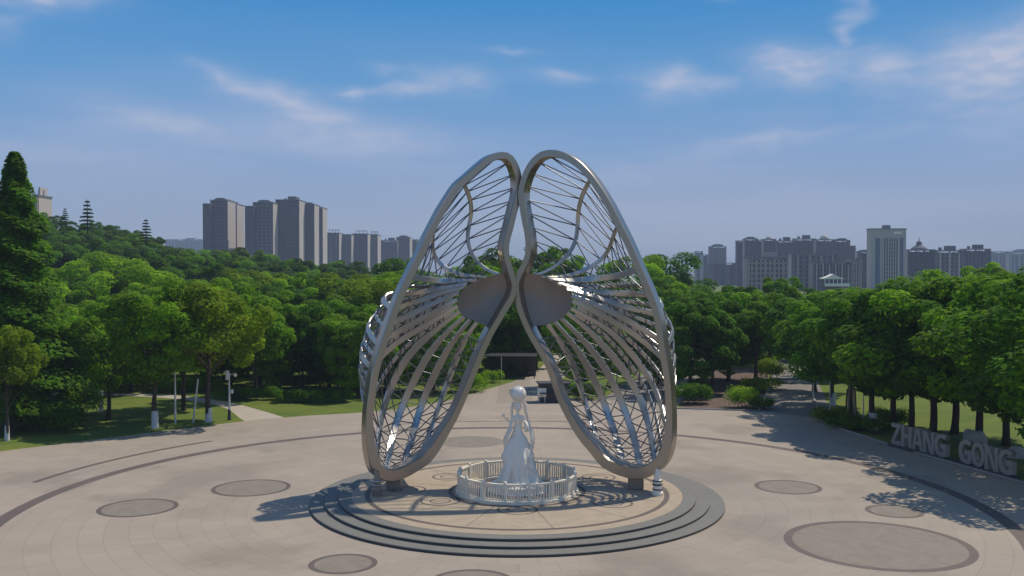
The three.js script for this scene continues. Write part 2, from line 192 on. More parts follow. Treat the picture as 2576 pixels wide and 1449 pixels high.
// ---------------------------------------------------------------- shell sculpture
const WZ = -4;
function wingPoint(side, px, py, d = 0) { const N = V(.447 * side, 0, -.894).normalize(), r = rayOf(px, py), p0 = V(0, 0, WZ).addScaledVector(N, d); return EYE.clone().addScaledVector(r, p0.sub(EYE).dot(N) / r.dot(N)); }
const sculpture = thing('shell_sculpture', 'huge open metal shell of two latticed wings standing on the round platform', 'sculpture');
const rods = [];
function wing(side, S) {
  const N = V(.447 * side, 0, -.894).normalize(), at = (q, d = 0) => wingPoint(side, q[0], q[1], d);
  // rim
  const P = curve(S.rim.map((q) => at(q)), 150, true).slice(0, -1), n = P.length, Wv = [], Tv = [];
  for (let i = 0; i < n; i++) { const t = P[(i + 1) % n].clone().sub(P[(i + n - 1) % n]).normalize(), low = sstep(5.5, .9, P[i].y), w = .45 + .3 * low; Wv.push(N.clone().cross(t).normalize().multiplyScalar(w)); Tv.push(N.clone().multiplyScalar(.95 + .25 * low)); }
  mesh('rim', sweep(P, Wv, Tv, BAR, true), M.rim, sculpture);
  // hinge plate: a dished sheet
  const bd = curve(S.plate.map((q) => at(q, q[2])), 60, true).slice(0, -1), c = bd.reduce((a, p) => a.add(p), V(0, 0, 0)).divideScalar(bd.length), K = 8, pos = [], idx = [], m = bd.length;
  for (const off of [0, .1]) for (let k = 0; k <= K; k++) for (const p of bd) { const q = c.clone().lerp(p, k / K).addScaledVector(N, off + .4 * (1 - (k / K) ** 2)); pos.push(q.x, q.y, q.z); }
  for (let s = 0; s < 2; s++) for (let k = 0; k < K; k++) for (let i = 0; i < m; i++) { const b = s * (K + 1) * m + k * m, j = (i + 1) % m; idx.push(b + i, b + j, b + m + i, b + j, b + m + j, b + m + i); }
  for (let i = 0; i < m; i++) { const a = K * m, b = (2 * K + 1) * m, j = (i + 1) % m; idx.push(a + i, a + j, b + i, a + j, b + j, b + i); }
  const pg = new THREE.BufferGeometry(); pg.setAttribute('position', new THREE.Float32BufferAttribute(pos, 3)); pg.setIndex(idx); pg.computeVertexNormals(); mesh('hinge_plate', toCreasedNormals(pg, R(40)), M.rimPlate, sculpture);
  // ribs
  const NS = 30, line = (raw, edge) => {
    let list = raw; if (!edge) { const sp = new THREE.CatmullRomCurve3(raw.map((q) => V(q[0], q[1], 0)), false, 'centripetal').getSpacedPoints(16); for (let it = 0; it < 5; it++) { const c0 = sp.map((p) => p.clone()); for (let i = 1; i < 16; i++) sp[i].copy(c0[i - 1]).add(c0[i + 1]).multiplyScalar(.25).addScaledVector(c0[i], .5); } list = sp.map((p) => [p.x, p.y]); }
    let L = 0; const acc = [0]; for (let i = 1; i < list.length; i++) { L += Math.hypot(list[i][0] - list[i - 1][0], list[i][1] - list[i - 1][1]); acc.push(L); }
    const B = edge ? 0 : clamp(L * .0235 * .38, 1, 4.1), pts = list.map((q, i) => { const s = acc[i] / L; return at(q, edge ? 0 : .35 * (1 - s) + B * Math.pow(Math.max(0, Math.sin(Math.PI * Math.pow(s, 1.45))), .75)); });
    return curve(pts, NS);
  };
  const ribs = S.ribs.map((l) => line(l, false)), all = [line(S.upper, true), ...ribs, line(S.lower, true)];
  ribs.forEach((r, i) => {
    const Wr = [], Tr = []; for (let k = 0; k <= NS; k++) { const t = r[Math.min(NS, k + 1)].clone().sub(r[Math.max(0, k - 1)]).normalize(), a = all[i][k], b = all[i + 2][k], w = b.clone().sub(a); w.addScaledVector(t, -w.dot(t)).normalize(); const s = k / NS, wid = lerp(.24, i > 7 ? .46 : .38, sstep(0, .35, s)) * lerp(1, .8, sstep(.8, 1, s)) * (i < 2 ? .7 : 1); Wr.push(w.clone().multiplyScalar(wid)); Tr.push(t.clone().cross(w).multiplyScalar(.13)); }
    mesh('rib', sweep(r, Wr, Tr, BAR), M.rib, sculpture);
  });
  for (let i = 3; i < 9; i++) {      // slimmer slats between the main ribs
    const a = all[i], b = all[i + 1]; if (a[22].distanceTo(b[22]) < .7) continue;
    const mid = a.map((p, k) => p.clone().lerp(b[k], .5).addScaledVector(N, .1)).slice(1, 30), n2 = mid.length, Wr = [], Tr = [];
    mid.forEach((p, k) => { const t = mid[Math.min(n2 - 1, k + 1)].clone().sub(mid[Math.max(0, k - 1)]).normalize(), w = b[k + 1].clone().sub(a[k + 1]); w.addScaledVector(t, -w.dot(t)).normalize(); Wr.push(w.clone().multiplyScalar(i < 9 ? .24 : .13)); Tr.push(t.clone().cross(w).multiplyScalar(.08)); });
    mesh('slat', sweep(mid, Wr, Tr, BAR), M.rib, sculpture);
  }
  for (let i = 0; i < all.length - 1; i++) {
    const a = all[i], b = all[i + 1], len = Math.max(a.reduce((s, p, k) => s + (k ? p.distanceTo(a[k - 1]) : 0), 0), b.reduce((s, p, k) => s + (k ? p.distanceTo(b[k - 1]) : 0), 0)), ns = Math.max(4, Math.round(len / (i < 3 ? .95 : 1.3))), k = (j) => Math.round(j / ns * NS);
    for (let j = 1; j < ns; j++) {
      const A = a[k(j)], B = b[k(j)], A2 = a[k(j + 1)], B2 = b[k(j + 1)]; if (A.distanceTo(B) < .5) continue;
      rods.push([A, B]); if (j + 1 <= ns) { if (A.distanceTo(B2) > .6) rods.push([A, B2]); if (B.distanceTo(A2) > .6 && i > 1) rods.push([B, A2]); }
    }
  }
}
wing(1, {
  rim: [[1318.5, 485], [1322, 523], [1328, 558], [1335, 594], [1336, 638], [1325, 669], [1311, 697], [1306, 718], [1308, 742], [1317, 780], [1335, 825], [1387, 920], [1419, 1008], [1466, 1089], [1501, 1129], [1530, 1161], [1572, 1180], [1616, 1187], [1647, 1175], [1671, 1151], [1684, 1115], [1689, 1050], [1687, 990], [1681, 933], [1671, 880], [1656, 787], [1636, 731], [1613, 679], [1585, 613], [1561, 565], [1538, 520], [1514, 480], [1486, 441], [1457, 412], [1422, 393], [1392, 387], [1366, 393], [1344, 414], [1330, 440]],
  plate: [[1302, 722, 0], [1327, 690, .1], [1360, 692, .35], [1382, 702, .4], [1400, 712, .4], [1424, 725, .4], [1436, 742, .4], [1438, 762, .4], [1434, 777, .4], [1424, 787, .4], [1410, 801, .4], [1393, 809, .35], [1377, 815, .3], [1356, 819, .15], [1338, 818, 0], [1318, 780, 0], [1305, 745, 0]],
  upper: [[1334, 672], [1337, 630], [1331, 575], [1322, 523], [1319, 475], [1335, 427], [1366, 393], [1410, 390]],
  lower: [[1352, 820], [1387, 920], [1419, 1008], [1466, 1089], [1490, 1118]],
  ribs: [
    [[1342, 693], [1370, 690], [1405, 665], [1439, 634], [1453, 603], [1453, 527], [1464, 485], [1486, 450]],
    [[1363, 696], [1405, 700], [1474, 679], [1519, 651], [1540, 620], [1540, 586], [1558, 562]],
    [[1382, 703], [1434, 707], [1504, 700], [1556, 695], [1594, 681], [1612, 672]],
    [[1403, 714], [1452, 728], [1521, 736], [1617, 741], [1668, 744], [1682, 765], [1652, 790]],
    [[1426, 728], [1487, 742], [1539, 762], [1582, 776], [1634, 785], [1692, 800], [1706, 835], [1668, 880]],
    [[1437, 743], [1504, 768], [1573, 802], [1625, 832], [1653, 853], [1702, 880], [1713, 910], [1680, 950]],
    [[1439, 757], [1495, 785], [1565, 820], [1608, 846], [1634, 872], [1664, 896], [1706, 935], [1708, 970], [1685, 1010]],
    [[1436, 776], [1487, 802], [1556, 844], [1582, 886], [1606, 909], [1632, 943], [1653, 982], [1666, 1026], [1676, 1068], [1680, 1110]],
    [[1426, 787], [1469, 816], [1510, 858], [1530, 886], [1564, 920], [1593, 964], [1616, 1011], [1634, 1068], [1648, 1165]],
    [[1412, 801], [1443, 830], [1483, 872], [1509, 901], [1538, 953], [1564, 1011], [1582, 1058], [1598, 1105], [1612, 1178]],
    [[1394, 808], [1421, 837], [1448, 872], [1462, 888], [1494, 953], [1520, 1011], [1538, 1063], [1556, 1123], [1571, 1174]],
    [[1377, 815], [1400, 849], [1426, 880], [1439, 909], [1454, 953], [1470, 1005], [1488, 1063], [1514, 1135]]],
});
wing(-1, {
  rim: [[1287, 718], [1281, 697], [1273, 669], [1266, 641], [1267, 610], [1277, 572], [1287, 530], [1296, 495], [1298.7, 464], [1295, 436], [1285, 410], [1269, 394], [1252, 393], [1227, 401], [1200, 422], [1172, 447], [1149, 467], [1127, 499], [1106, 533], [1082, 579], [1069, 604], [1059, 629], [1041, 664], [1021, 705], [1001, 749], [978, 811], [955, 880], [940, 933], [932, 985], [925, 1042], [926, 1102], [933, 1146], [946, 1180], [972, 1192], [1003, 1187], [1035, 1171], [1066, 1151], [1089, 1123], [1114, 1084], [1139, 1042], [1157, 1003], [1175, 959], [1193, 914], [1207, 880], [1229, 834], [1248, 802], [1263, 776], [1280, 748]],
  plate: [[1298, 722, 0], [1278, 690, .1], [1241, 693, .35], [1206, 703, .4], [1177, 719, .4], [1159, 740, .4], [1153, 761, .4], [1156, 782, .4], [1170, 797, .4], [1197, 808, .3], [1218, 817, .15], [1234, 826, 0], [1263, 780, 0], [1286, 748, 0]],
  upper: [[1271, 668], [1267, 625], [1278, 570], [1292, 515], [1299, 464], [1290, 420], [1260, 393], [1225, 402]],
  lower: [[1226, 835], [1194, 914], [1157, 1003], [1114, 1084], [1080, 1136]],
  ribs: [
    [[1262, 693], [1231, 686], [1196, 658], [1176, 621], [1172, 589], [1184, 554], [1191, 520], [1182, 492], [1163, 455]],
    [[1224, 697], [1162, 693], [1120, 676], [1092, 651], [1085, 610], [1095, 580], [1090, 566]],
    [[1198, 705], [1128, 707], [1076, 703], [1042, 698], [1026, 694]],
    [[1172, 716], [1146, 721], [1076, 731], [1022, 740], [962, 738], [946, 750], [988, 776]],
    [[1166, 723], [1111, 736], [1059, 754], [1010, 773], [940, 790], [908, 815], [958, 872]],
    [[1154, 735], [1094, 761], [1041, 790], [998, 806], [925, 845], [889, 882], [941, 930]],
    [[1150, 754], [1102, 780], [1041, 813], [993, 837], [930, 885], [887, 925], [931, 985]],
    [[1152, 770], [1110, 796], [1041, 837], [989, 862], [945, 915], [895, 985], [926, 1035]],
    [[1157, 783], [1105, 823], [1050, 866], [1014, 906], [993, 953], [972, 1003], [958, 1042], [951, 1102], [946, 1160]],
    [[1168, 797], [1130, 828], [1095, 865], [1066, 906], [1045, 953], [1019, 1000], [1001, 1047], [983, 1110], [971, 1178]],
    [[1183, 804], [1158, 832], [1133, 865], [1110, 906], [1089, 951], [1066, 1000], [1050, 1047], [1035, 1110], [1014, 1176]],
    [[1200, 810], [1178, 836], [1160, 868], [1144, 909], [1131, 948], [1115, 992], [1100, 1037], [1084, 1078], [1062, 1140]]],
});
{
  rods.sort((p, q) => q[0].distanceTo(q[1]) - p[0].distanceTo(p[1]));
  const unit = new THREE.CylinderGeometry(1, 1, 1, 6, 1);
  rods.slice(0, 290).forEach(([a, b]) => { const m = mesh('brace', unit, M.brace, sculpture), d = b.clone().sub(a); m.position.copy(a).lerp(b, .5); m.scale.set(.038, d.length(), .038); m.quaternion.setFromUnitVectors(V(0, 1, 0), d.normalize()); });
  mesh('lattice', merge(rods.slice(290).map(([a, b]) => rod(a, b, .038, 5))), M.brace, sculpture, 'stuff');
  // welded clasp where the wings touch, feet under the wings
  const q = wingPoint(1, 1309, 476); mesh('clasp', rbox(.75, .9, .5, .1, q.x, q.y, q.z - .1), M.rim, sculpture);
  for (const [s, px] of [[1, 1600], [-1, 990]]) { const p = wingPoint(s, px, 1187); mesh('foot_block', rbox(.9, Math.max(.3, p.y - TOP), .6, .06, p.x, TOP + Math.max(.3, p.y - TOP) / 2, p.z - .1), M.rimPlate, sculpture); }
}
// turned pedestals under the outer rims
for (const [px, py, label, mat, prof] of [[948, 1246, 'dark ringed metal pedestal under the left wing', M.rimPlate, [[.01, 0], [.36, 0], [.38, .06], [.38, .2], [.42, .3], [.42, .45], [.3, .55], [.3, .62], [.34, .66], [.34, .74], [.28, .78], [.28, .86], [.32, .9], [.32, .98], [.26, 1.02], [.26, 1.1], [.2, 1.2], [.2, 1.6], [.01, 1.6]]], [1654, 1245, 'pale banded pedestal under the right wing', M.white, [[.01, 0], [.4, 0], [.42, .05], [.42, .18], [.33, .24], [.33, .5], [.36, .54], [.36, .62], [.3, .66], [.29, .86], [.32, .9], [.32, .98], [.25, 1.04], [.24, 1.24], [.26, 1.28], [.22, 1.4], [.12, 1.7], [.01, 1.7]]]]) {
  const p = G(px, py, TOP), o = thing('pedestal', label, 'pedestal', p, 0, 'pedestals under the shell'); o.scale.set(.78, .9, .78); mesh('body', lathe(prof, 28), mat, o);
  for (const y of [.38, .7, .94]) mesh('band', new THREE.TorusGeometry(.345, .045, 8, 28).rotateX(Math.PI / 2).translate(0, y, 0), mat === M.rimPlate ? M.chrome : M.dark, o);
}

// ---------------------------------------------------------------- statue
{
  const BASE = V(.05, TOP, -.3), o = thing('statue', 'white stone statue of a robed woman under a large pearl ball inside the fence', 'statue', BASE);
  mesh('plinth', lathe([[.01, .42], [1.62, .42], [1.7, .38], [1.72, .06], [1.8, .02], [1.8, 0]], 56), M.white, o);
  mesh('plinth_mound', lathe([[.01, .62], [.9, .6], [1.3, .52], [1.5, .42]], 40), M.white, o); mesh('plinth_block', rbox(1.5, .16, 1.1, .05, .45, .49, .5), M.white, o);
  const y0 = .56;
  const smin = (a, b, k) => { const h = clamp(.5 + .5 * (b - a) / k); return lerp(b, a, h) - k * h * (1 - h); };
  const cone = (p, a, b, ra, rb) => { const ab = [b[0] - a[0], b[1] - a[1], b[2] - a[2]], ap = [p[0] - a[0], p[1] - a[1], p[2] - a[2]], t = clamp((ap[0] * ab[0] + ap[1] * ab[1] + ap[2] * ab[2]) / (ab[0] ** 2 + ab[1] ** 2 + ab[2] ** 2)); return Math.hypot(ap[0] - ab[0] * t, ap[1] - ab[1] * t, ap[2] - ab[2] * t) - lerp(ra, rb, t); };
  const skirtR = [[0, 1.12], [.3, 1], [.9, .92], [1.5, .85], [2, .71], [2.5, .5], [2.85, .34], [3.15, .22], [3.4, .23]];
  const rAt = (y) => { for (let i = 0; i < skirtR.length - 1; i++) if (y <= skirtR[i + 1][0]) return lerp(skirtR[i][1], skirtR[i + 1][1], clamp((y - skirtR[i][0]) / (skirtR[i + 1][0] - skirtR[i][0]))); return .21; };
  const body = (p) => {
    const [x, y, z] = p; let d;
    const lean = .1 * Math.sin(y * .9), cx = x - lean * .6 + .04, a = Math.atan2(z, cx), low = clamp(1 - y / 2.7), fold = 1 + low * (.13 * Math.sin(a * 5 + y * 1.3) + .08 * Math.sin(a * 9 - y * 1.9) + .04 * Math.sin(a * 17 + y)) + .2 * low * low * Math.max(0, Math.cos(a - .35)) ** 3;
    d = Math.max((Math.hypot(cx, z * 1.12) - rAt(clamp(y, 0, 3.4)) * fold) * .8, -y, y - 3.3);
    d = smin(d, cone(p, [-.36, 2.35, .1], [-.66, 1.45, .22], .2, .34), .16); d = smin(d, cone(p, [.36, 2.45, .02], [.62, 1.5, .05], .18, .3), .16); d = smin(d, cone(p, [-.1, 2.6, .3], [.35, 1.1, .72], .1, .17), .1); d = smin(d, cone(p, [-.3, 1.5, .5], [-.75, .2, .75], .12, .26), .14); d = smin(d, cone(p, [.5, .9, .3], [.98, .12, .4], .16, .24), .16);   // swags of cloth at hips and hem
    d = smin(d, cone(p, [.02, 3.3, 0], [0, 3.72, .02], .2, .25), .12);                       // chest
    d = smin(d, cone(p, [-.1, 3.56, .15], [.12, 3.56, .15], .1, .1), .08);
    d = smin(d, cone(p, [-.27, 3.78, 0], [.27, 3.8, 0], .1, .1), .1);                        // shoulders
    d = smin(d, cone(p, [0, 3.8, 0], [0, 4.1, .03], .085, .075), .06);                       // neck
    d = smin(d, cone(p, [-.3, 3.76, 0], [-.42, 3.42, .1], .085, .07), .05); d = smin(d, cone(p, [-.42, 3.42, .1], [-.66, 3.74, .24], .065, .045), .03);   // one arm held out
    d = smin(d, cone(p, [.3, 3.78, 0], [.46, 3.44, .12], .085, .07), .05); d = smin(d, cone(p, [.46, 3.44, .12], [.2, 3.68, .3], .065, .045), .03);       // other hand at the breast
    d = smin(d, cone(p, [-.42, 3.42, .1], [-.5, 3.02, .05], .1, .15), .06); d = smin(d, cone(p, [.46, 3.44, .12], [.52, 3.05, .06], .1, .14), .06);       // hanging sleeves
    return d;
  };
  const head = (p) => {
    let d = cone(p, [0, 4.36, 0], [0, 4.46, -.02], .2, .215); d = smin(d, cone(p, [0, 4.22, .07], [0, 4.3, .08], .1, .14), .06);
    d = smin(d, cone(p, [0, 4.38, .2], [0, 4.3, .235], .022, .034), .03); d = smin(d, cone(p, [-.05, 4.235, .18], [.05, 4.235, .18], .02, .02), .015);
    for (const s of [-1, 1]) { d = Math.max(d, -(Math.hypot(p[0] - s * .085, (p[1] - 4.375) * 1.4, p[2] - .225) - .045)); d = smin(d, Math.hypot(p[0] - s * .085, p[1] - 4.375, p[2] - .17) - .045, .01); d = smin(d, cone(p, [s * .2, 4.31, -.01], [s * .215, 4.4, -.03], .025, .035), .02); }
    d = smin(d, cone(p, [0, 4.5, -.1], [0, 4.4, -.15], .22, .2), .02); d = smin(d, cone(p, [-.16, 4.54, .06], [.16, 4.54, .06], .1, .1), .03); d = smin(d, cone(p, [0, 4.6, -.03], [0, 4.76, 0], .17, .11), .04);   // hair drawn up to the pearl
    return smin(d, cone(p, [0, 4, 0], [0, 4.25, .02], .08, .08), .05);
  };
  const hand = (w, dir, s) => (p) => {
    const up = V(0, 1, 0), f = V(...dir).normalize(), side = f.clone().cross(up).normalize(), c = V(...w); let d = cone(p, c.toArray(), c.clone().addScaledVector(f, .09).toArray(), .04, .05);
    for (let k = 0; k < 4; k++) { const a = c.clone().addScaledVector(f, .1).addScaledVector(side, (k - 1.5) * .03), b = a.clone().addScaledVector(f, [.06, .075, .07, .05][k]).addScaledVector(up, .015), e = b.clone().addScaledVector(f, .035).addScaledVector(up, .045); d = Math.min(d, cone(p, a.toArray(), b.toArray(), .017, .015), cone(p, b.toArray(), e.toArray(), .015, .011)); }
    const t0 = c.clone().addScaledVector(side, -s * .045).addScaledVector(f, .02), t1 = t0.clone().addScaledVector(side, -s * .05).addScaledVector(f, .05).addScaledVector(up, .03); return smin(d, cone(p, t0.toArray(), t1.toArray(), .018, .013), .015);
  };
  const field = (f, c, half, res) => {
    const mc = new MarchingCubes(res, M.statue, false, false, 400000); mc.isolation = 0;
    for (let k = 0; k < res; k++) for (let j = 0; j < res; j++) for (let i = 0; i < res; i++) mc.field[k * res * res + j * res + i] = -f([c[0] + half * (i - res / 2) / (res / 2), c[1] + half * (j - res / 2) / (res / 2), c[2] + half * (k - res / 2) / (res / 2)]);
    mc.update(); const n = mc.count, g = new THREE.BufferGeometry(), P = new Float32Array(mc.positionArray.slice(0, n * 3)); for (let i = 0; i < n * 3; i++) P[i] = P[i] * half + c[i % 3];
    g.setAttribute('position', new THREE.BufferAttribute(P, 3)); g.setAttribute('normal', new THREE.BufferAttribute(new Float32Array(mc.normalArray.slice(0, n * 3)), 3)); g.setAttribute('uv', new THREE.BufferAttribute(new Float32Array(n * 2), 2)); return g;
  };
  const figure = mergeGeometries([field(body, [0, 2, 0], 2.2, 128), field(head, [0, 4.42, 0], .62, 72), field(hand([-.67, 3.75, .25], [-.8, .35, .3], 1), [-.76, 3.82, .29], .26, 52), field(hand([.19, 3.69, .31], [-.75, .5, .1], -1), [.11, 3.76, .32], .26, 52)]);
  mesh('figure', figure.translate(0, y0, 0), M.statue, o);
  mesh('pearl', new THREE.SphereGeometry(.48, 48, 32).translate(.02, y0 + 5.2, 0), M.pearl, o);
  const ribbon = (name, pts, w, t = .05, ax = V(0, 0, 1)) => { const P = curve(pts.map((q) => V(q[0], q[1] + y0, q[2])), 36), Wr = [], Tr = []; P.forEach((p, i) => { const d = P[Math.min(36, i + 1)].clone().sub(P[Math.max(0, i - 1)]).normalize(), u = ax.clone().addScaledVector(d, -ax.dot(d)).normalize(), s = i / 36, k = w * (.45 + .55 * Math.sin(Math.PI * clamp(s * .9 + .08))); Wr.push(u.clone().multiplyScalar(k)); Tr.push(d.clone().cross(u).multiplyScalar(t)); }); mesh(name, toCreasedNormals(sweep(P, Wr, Tr, DISC(10).map(([a, b]) => [a * .5, b * .5])), R(80)), M.statue, o); };
  ribbon('veil', [[.26, 4.76, -.05], [.4, 4.55, -.08], [.48, 4.1, -.1], [.62, 3.6, -.08], [.74, 3.2, 0]], .26, .09, V(.6, 0, .8)); ribbon('veil', [[-.24, 4.74, -.05], [-.33, 4.5, -.06], [-.36, 4.1, -.05], [-.34, 3.8, -.04]], .24, .1, V(-.7, 0, .7));
  ribbon('sash', [[-.34, 3.55, .1], [-.5, 3.1, .16], [-.62, 2.75, .2], [-.76, 2.4, .1], [-.7, 1.9, .1], [-.55, 1.5, .3]], .46, .12, V(.5, 0, .85)); ribbon('sash', [[.42, 3.6, .1], [.66, 3.25, .12], [.84, 2.8, .08], [.88, 2.3, .05], [.78, 1.8, .1], [.6, 1.3, .25]], .5, .12, V(-.5, 0, .85)); ribbon('sash', [[.55, 2, .2], [.5, 1.5, .45], [.38, 1, .55], [.5, .5, .6]], .24, .08, V(1, 0, 0)); ribbon('sash', [[-.3, 1.75, .58], [-.2, 1.55, .66], [-.14, 1.35, .6]], .16, .1, V(1, 0, 0));
  ribbon('dress_train', [[.5, 1.3, .1], [.74, .8, .2], [1, .35, .25], [1.25, .1, .3]], .8, .14, V(.2, 0, 1));
  const fl = []; for (let k = 0; k < 6; k++) { const a = k / 6 * 2 * Math.PI; fl.push(new THREE.SphereGeometry(.05, 10, 8).scale(1, 1.5, .6).translate(-.86 + .05 * Math.cos(a), 3.95 + y0, .33 + .05 * Math.sin(a))); } mesh('flower', merge(fl), M.statue, o);
}
// round fence
{
  const FR = 3.5, o = thing('fence', 'round white railing with upright pickets ringing the statue', 'fence', V(0, TOP, 0));
  const hoop = (name, r, y, w, h) => mesh(name, lathe([[r - w / 2, y - h / 2], [r + w / 2, y - h / 2], [r + w / 2, y + h / 2], [r - w / 2, y + h / 2], [r - w / 2, y - h / 2]], 96), M.fence, o);
  hoop('base_curb', FR, .07, .34, .14); hoop('bottom_rail', FR, .22, .1, .08); hoop('top_rail', FR, 1.1, .16, .1);
  const pk = toCreasedNormals(rbox(.085, .84, .06, .02), R(40)), post = merge([rbox(.17, 1.16, .17, .02, 0, .58, 0), new THREE.SphereGeometry(.1, 12, 8).translate(0, 1.2, 0)]), NP = 16;
  const put = (name, g, a, y = 0) => { const m = mesh(name, g, M.fence, o); m.position.set(FR * Math.sin(a), y, FR * Math.cos(a)); m.rotation.y = a; return m; };
  for (let k = 0; k < NP; k++) put('post', post, (k + .5) / NP * 2 * Math.PI);
  for (let k = 0; k < NP; k++) for (let j = 1; j < 8; j++) { const a = (k + .5 + j / 8) / NP * 2 * Math.PI; if (k === NP - 1 || k === NP) continue; put('picket', pk, a, .65); }
  // panel of open fretwork facing the camera
  const bars = []; for (let i = 0; i < 9; i++) { const a = (i / 8 - .5) / NP * 2 * Math.PI; bars.push(rbox(.05, .84, .06, .01).rotateY(a).translate(FR * Math.sin(a), .65, FR * Math.cos(a))); }
  for (const y of [.36, .48, .6, .72, .84]) for (let i = 0; i < 8; i++) { if ((i + Math.round(y * 50)) % 3 === 0) continue; const a = ((i + .5) / 8 - .5) / NP * 2 * Math.PI; bars.push(rbox(.18, .035, .05, .01).rotateY(a).translate(FR * Math.sin(a), y, FR * Math.cos(a))); }
  for (const i of [2, 4, 6]) { const a = (i / 8 - .5) / NP * 2 * Math.PI; bars.push(new THREE.TorusGeometry(.15, .022, 6, 16).rotateY(a).translate(FR * Math.sin(a), .88, FR * Math.cos(a))); }
  mesh('fretwork_panel', merge(bars), M.fence, o);
  const fl = mesh('inner_floor', discGeo(3.32, .008, 0, 0, 3), M.inlay, o); fl.userData.label = 'dark stone floor inside the railing';
}

// ---------------------------------------------------------------- trees
const leafMat = (r, g, b) => new THREE.MeshPhysicalMaterial({ color: new THREE.Color().setRGB(r, g, b), vertexColors: true, roughness: .9, side: THREE.DoubleSide, transmission: .6, thickness: 0, specularIntensity: .12 });
const LM = { deep: leafMat(.1, .235, .006), mid: leafMat(.17, .34, .006), bright: leafMat(.24, .42, .008), olive: leafMat(.2, .31, .008), blue: leafMat(.095, .195, .032), lime: leafMat(.32, .42, .012) };
function leaves(r, count, place, size) {       // place(k) gives [position, outward normal, tone]
  const pos = new Float32Array(count * 18), col = new Float32Array(count * 18), nor = new Float32Array(count * 18), n = V(), u = V(), w = V(); let o = 0;
  for (let k = 0; k < count; k++) {
    const [p, out, tone] = place(k); n.copy(out).add(V(r() - .5, r() - .05, r() - .5).multiplyScalar(1.3)).normalize(); u.set(r() - .5, r() - .5, r() - .5).cross(n).normalize(); w.copy(n).cross(u);
    const s = size * (.6 + .8 * r()), a = p.clone().addScaledVector(u, s), b = p.clone().addScaledVector(w, s * .55).addScaledVector(n, s * .18), c = p.clone().addScaledVector(u, -s), d = p.clone().addScaledVector(w, -s * .55).addScaledVector(n, s * .18), t = tone * (.75 + .5 * r()), y = .92 + .2 * r();
    for (const q of [a, b, c, a, c, d]) { pos.set([q.x, q.y, q.z], o); col.set([t * y, t, t * .9], o); nor.set([n.x, n.y, n.z], o); o += 3; }
  }
  const g = new THREE.BufferGeometry(); g.setAttribute('position', new THREE.BufferAttribute(pos, 3)); g.setAttribute('normal', new THREE.BufferAttribute(nor, 3)); g.setAttribute('color', new THREE.BufferAttribute(col, 3)); return g;
}
const sph = (r) => { const z = r() * 2 - 1, a = r() * 2 * Math.PI, q = Math.sqrt(1 - z * z); return V(q * Math.cos(a), z, q * Math.sin(a)); };
function broadleaf(seed, { rx = 4.4, ry = 4.5, cy = 8.3, lobes = 26, count = 12000, size = .185 } = {}) {   // a tree 13 m high
  const r = rng(seed), Lb = [];
  for (let i = 0; i < lobes * 1.9; i++) { const d = sph(r), q = .3 + .62 * Math.sqrt(r()) + (r() < .12 ? .06 : 0), up = d.y, bump = .85 + .3 * vnoise(d.x * 1.6 + seed, d.y * 1.6, d.z * 1.6, seed); Lb.push({ c: V(d.x * rx * q * bump * (up < -.3 ? .85 : 1), cy + d.y * ry * q * bump, d.z * rx * q * bump), r: lerp(.78, 1.65, r() * r()) * (rx / 4.4), t: .7 + .6 * r() }); }
  const tot = Lb.reduce((s, l) => s + l.r * l.r, 0);
  const crown = leaves(r, count, () => { let q = r() * tot, l = Lb[0]; for (const c of Lb) { q -= c.r * c.r; if (q <= 0) { l = c; break; } } const d = sph(r).addScaledVector(l.c.clone().sub(V(0, cy - 1, 0)).normalize(), .55).normalize(); return [l.c.clone().addScaledVector(d.clone().multiply(V(1, .78, 1)), l.r * (.55 + .5 * Math.sqrt(r()))), d, l.t]; }, size);
  const tr = [tube(curve([V(0, -.2, 0), V(.1 * r(), 2, .1), V(.25 * (r() - .5), 4.5, .2 * (r() - .5)), V(0, 8.5, 0)], 10), (t) => lerp(.24, .08, t) * (t < .06 ? 1.25 : 1), 9)];
  for (let i = 0; i < 5; i++) { const a = i * 1.26 + r(), y = 3.4 + r() * 2.4; tr.push(tube(curve([V(0, y, 0), V(Math.cos(a) * 1.1, y + 1.2, Math.sin(a) * 1.1), V(Math.cos(a) * 2.6, y + 2.6 + r(), Math.sin(a) * 2.6)], 7), (t) => lerp(.11, .03, t), 6)); }
  return { crown, trunk: merge(tr) };
}
function conical(seed, { h = 26, rad = 4.2, count = 22000, size = .2, gap = .12 } = {}) {
  const r = rng(seed), crown = leaves(r, count, () => { const t = Math.pow(r(), 1.45), y = lerp(2, h, t), a = r() * 2 * Math.PI, lay = .78 + .26 * Math.sin(y * 2.3 + 2 * Math.sin(a * 2 + 1)) , R0 = rad * (1 - t) ** .78 * lay * (.8 + .45 * vnoise(a * 1.4, y * .55, 0, seed)) + .22, q = R0 * (.5 + .5 * Math.sqrt(r())); return [V(q * Math.cos(a), y - q * .22, q * Math.sin(a)), V(Math.cos(a), .5, Math.sin(a)), .7 + .6 * vnoise(a * 2.4, y * .9, 0, seed + 3)]; }, size);
  return { crown, trunk: tube(curve([V(0, -.2, 0), V(0, h * .5, 0), V(0, h * .99, 0)], 10), (t) => lerp(.4, .04, t), 9) };
}
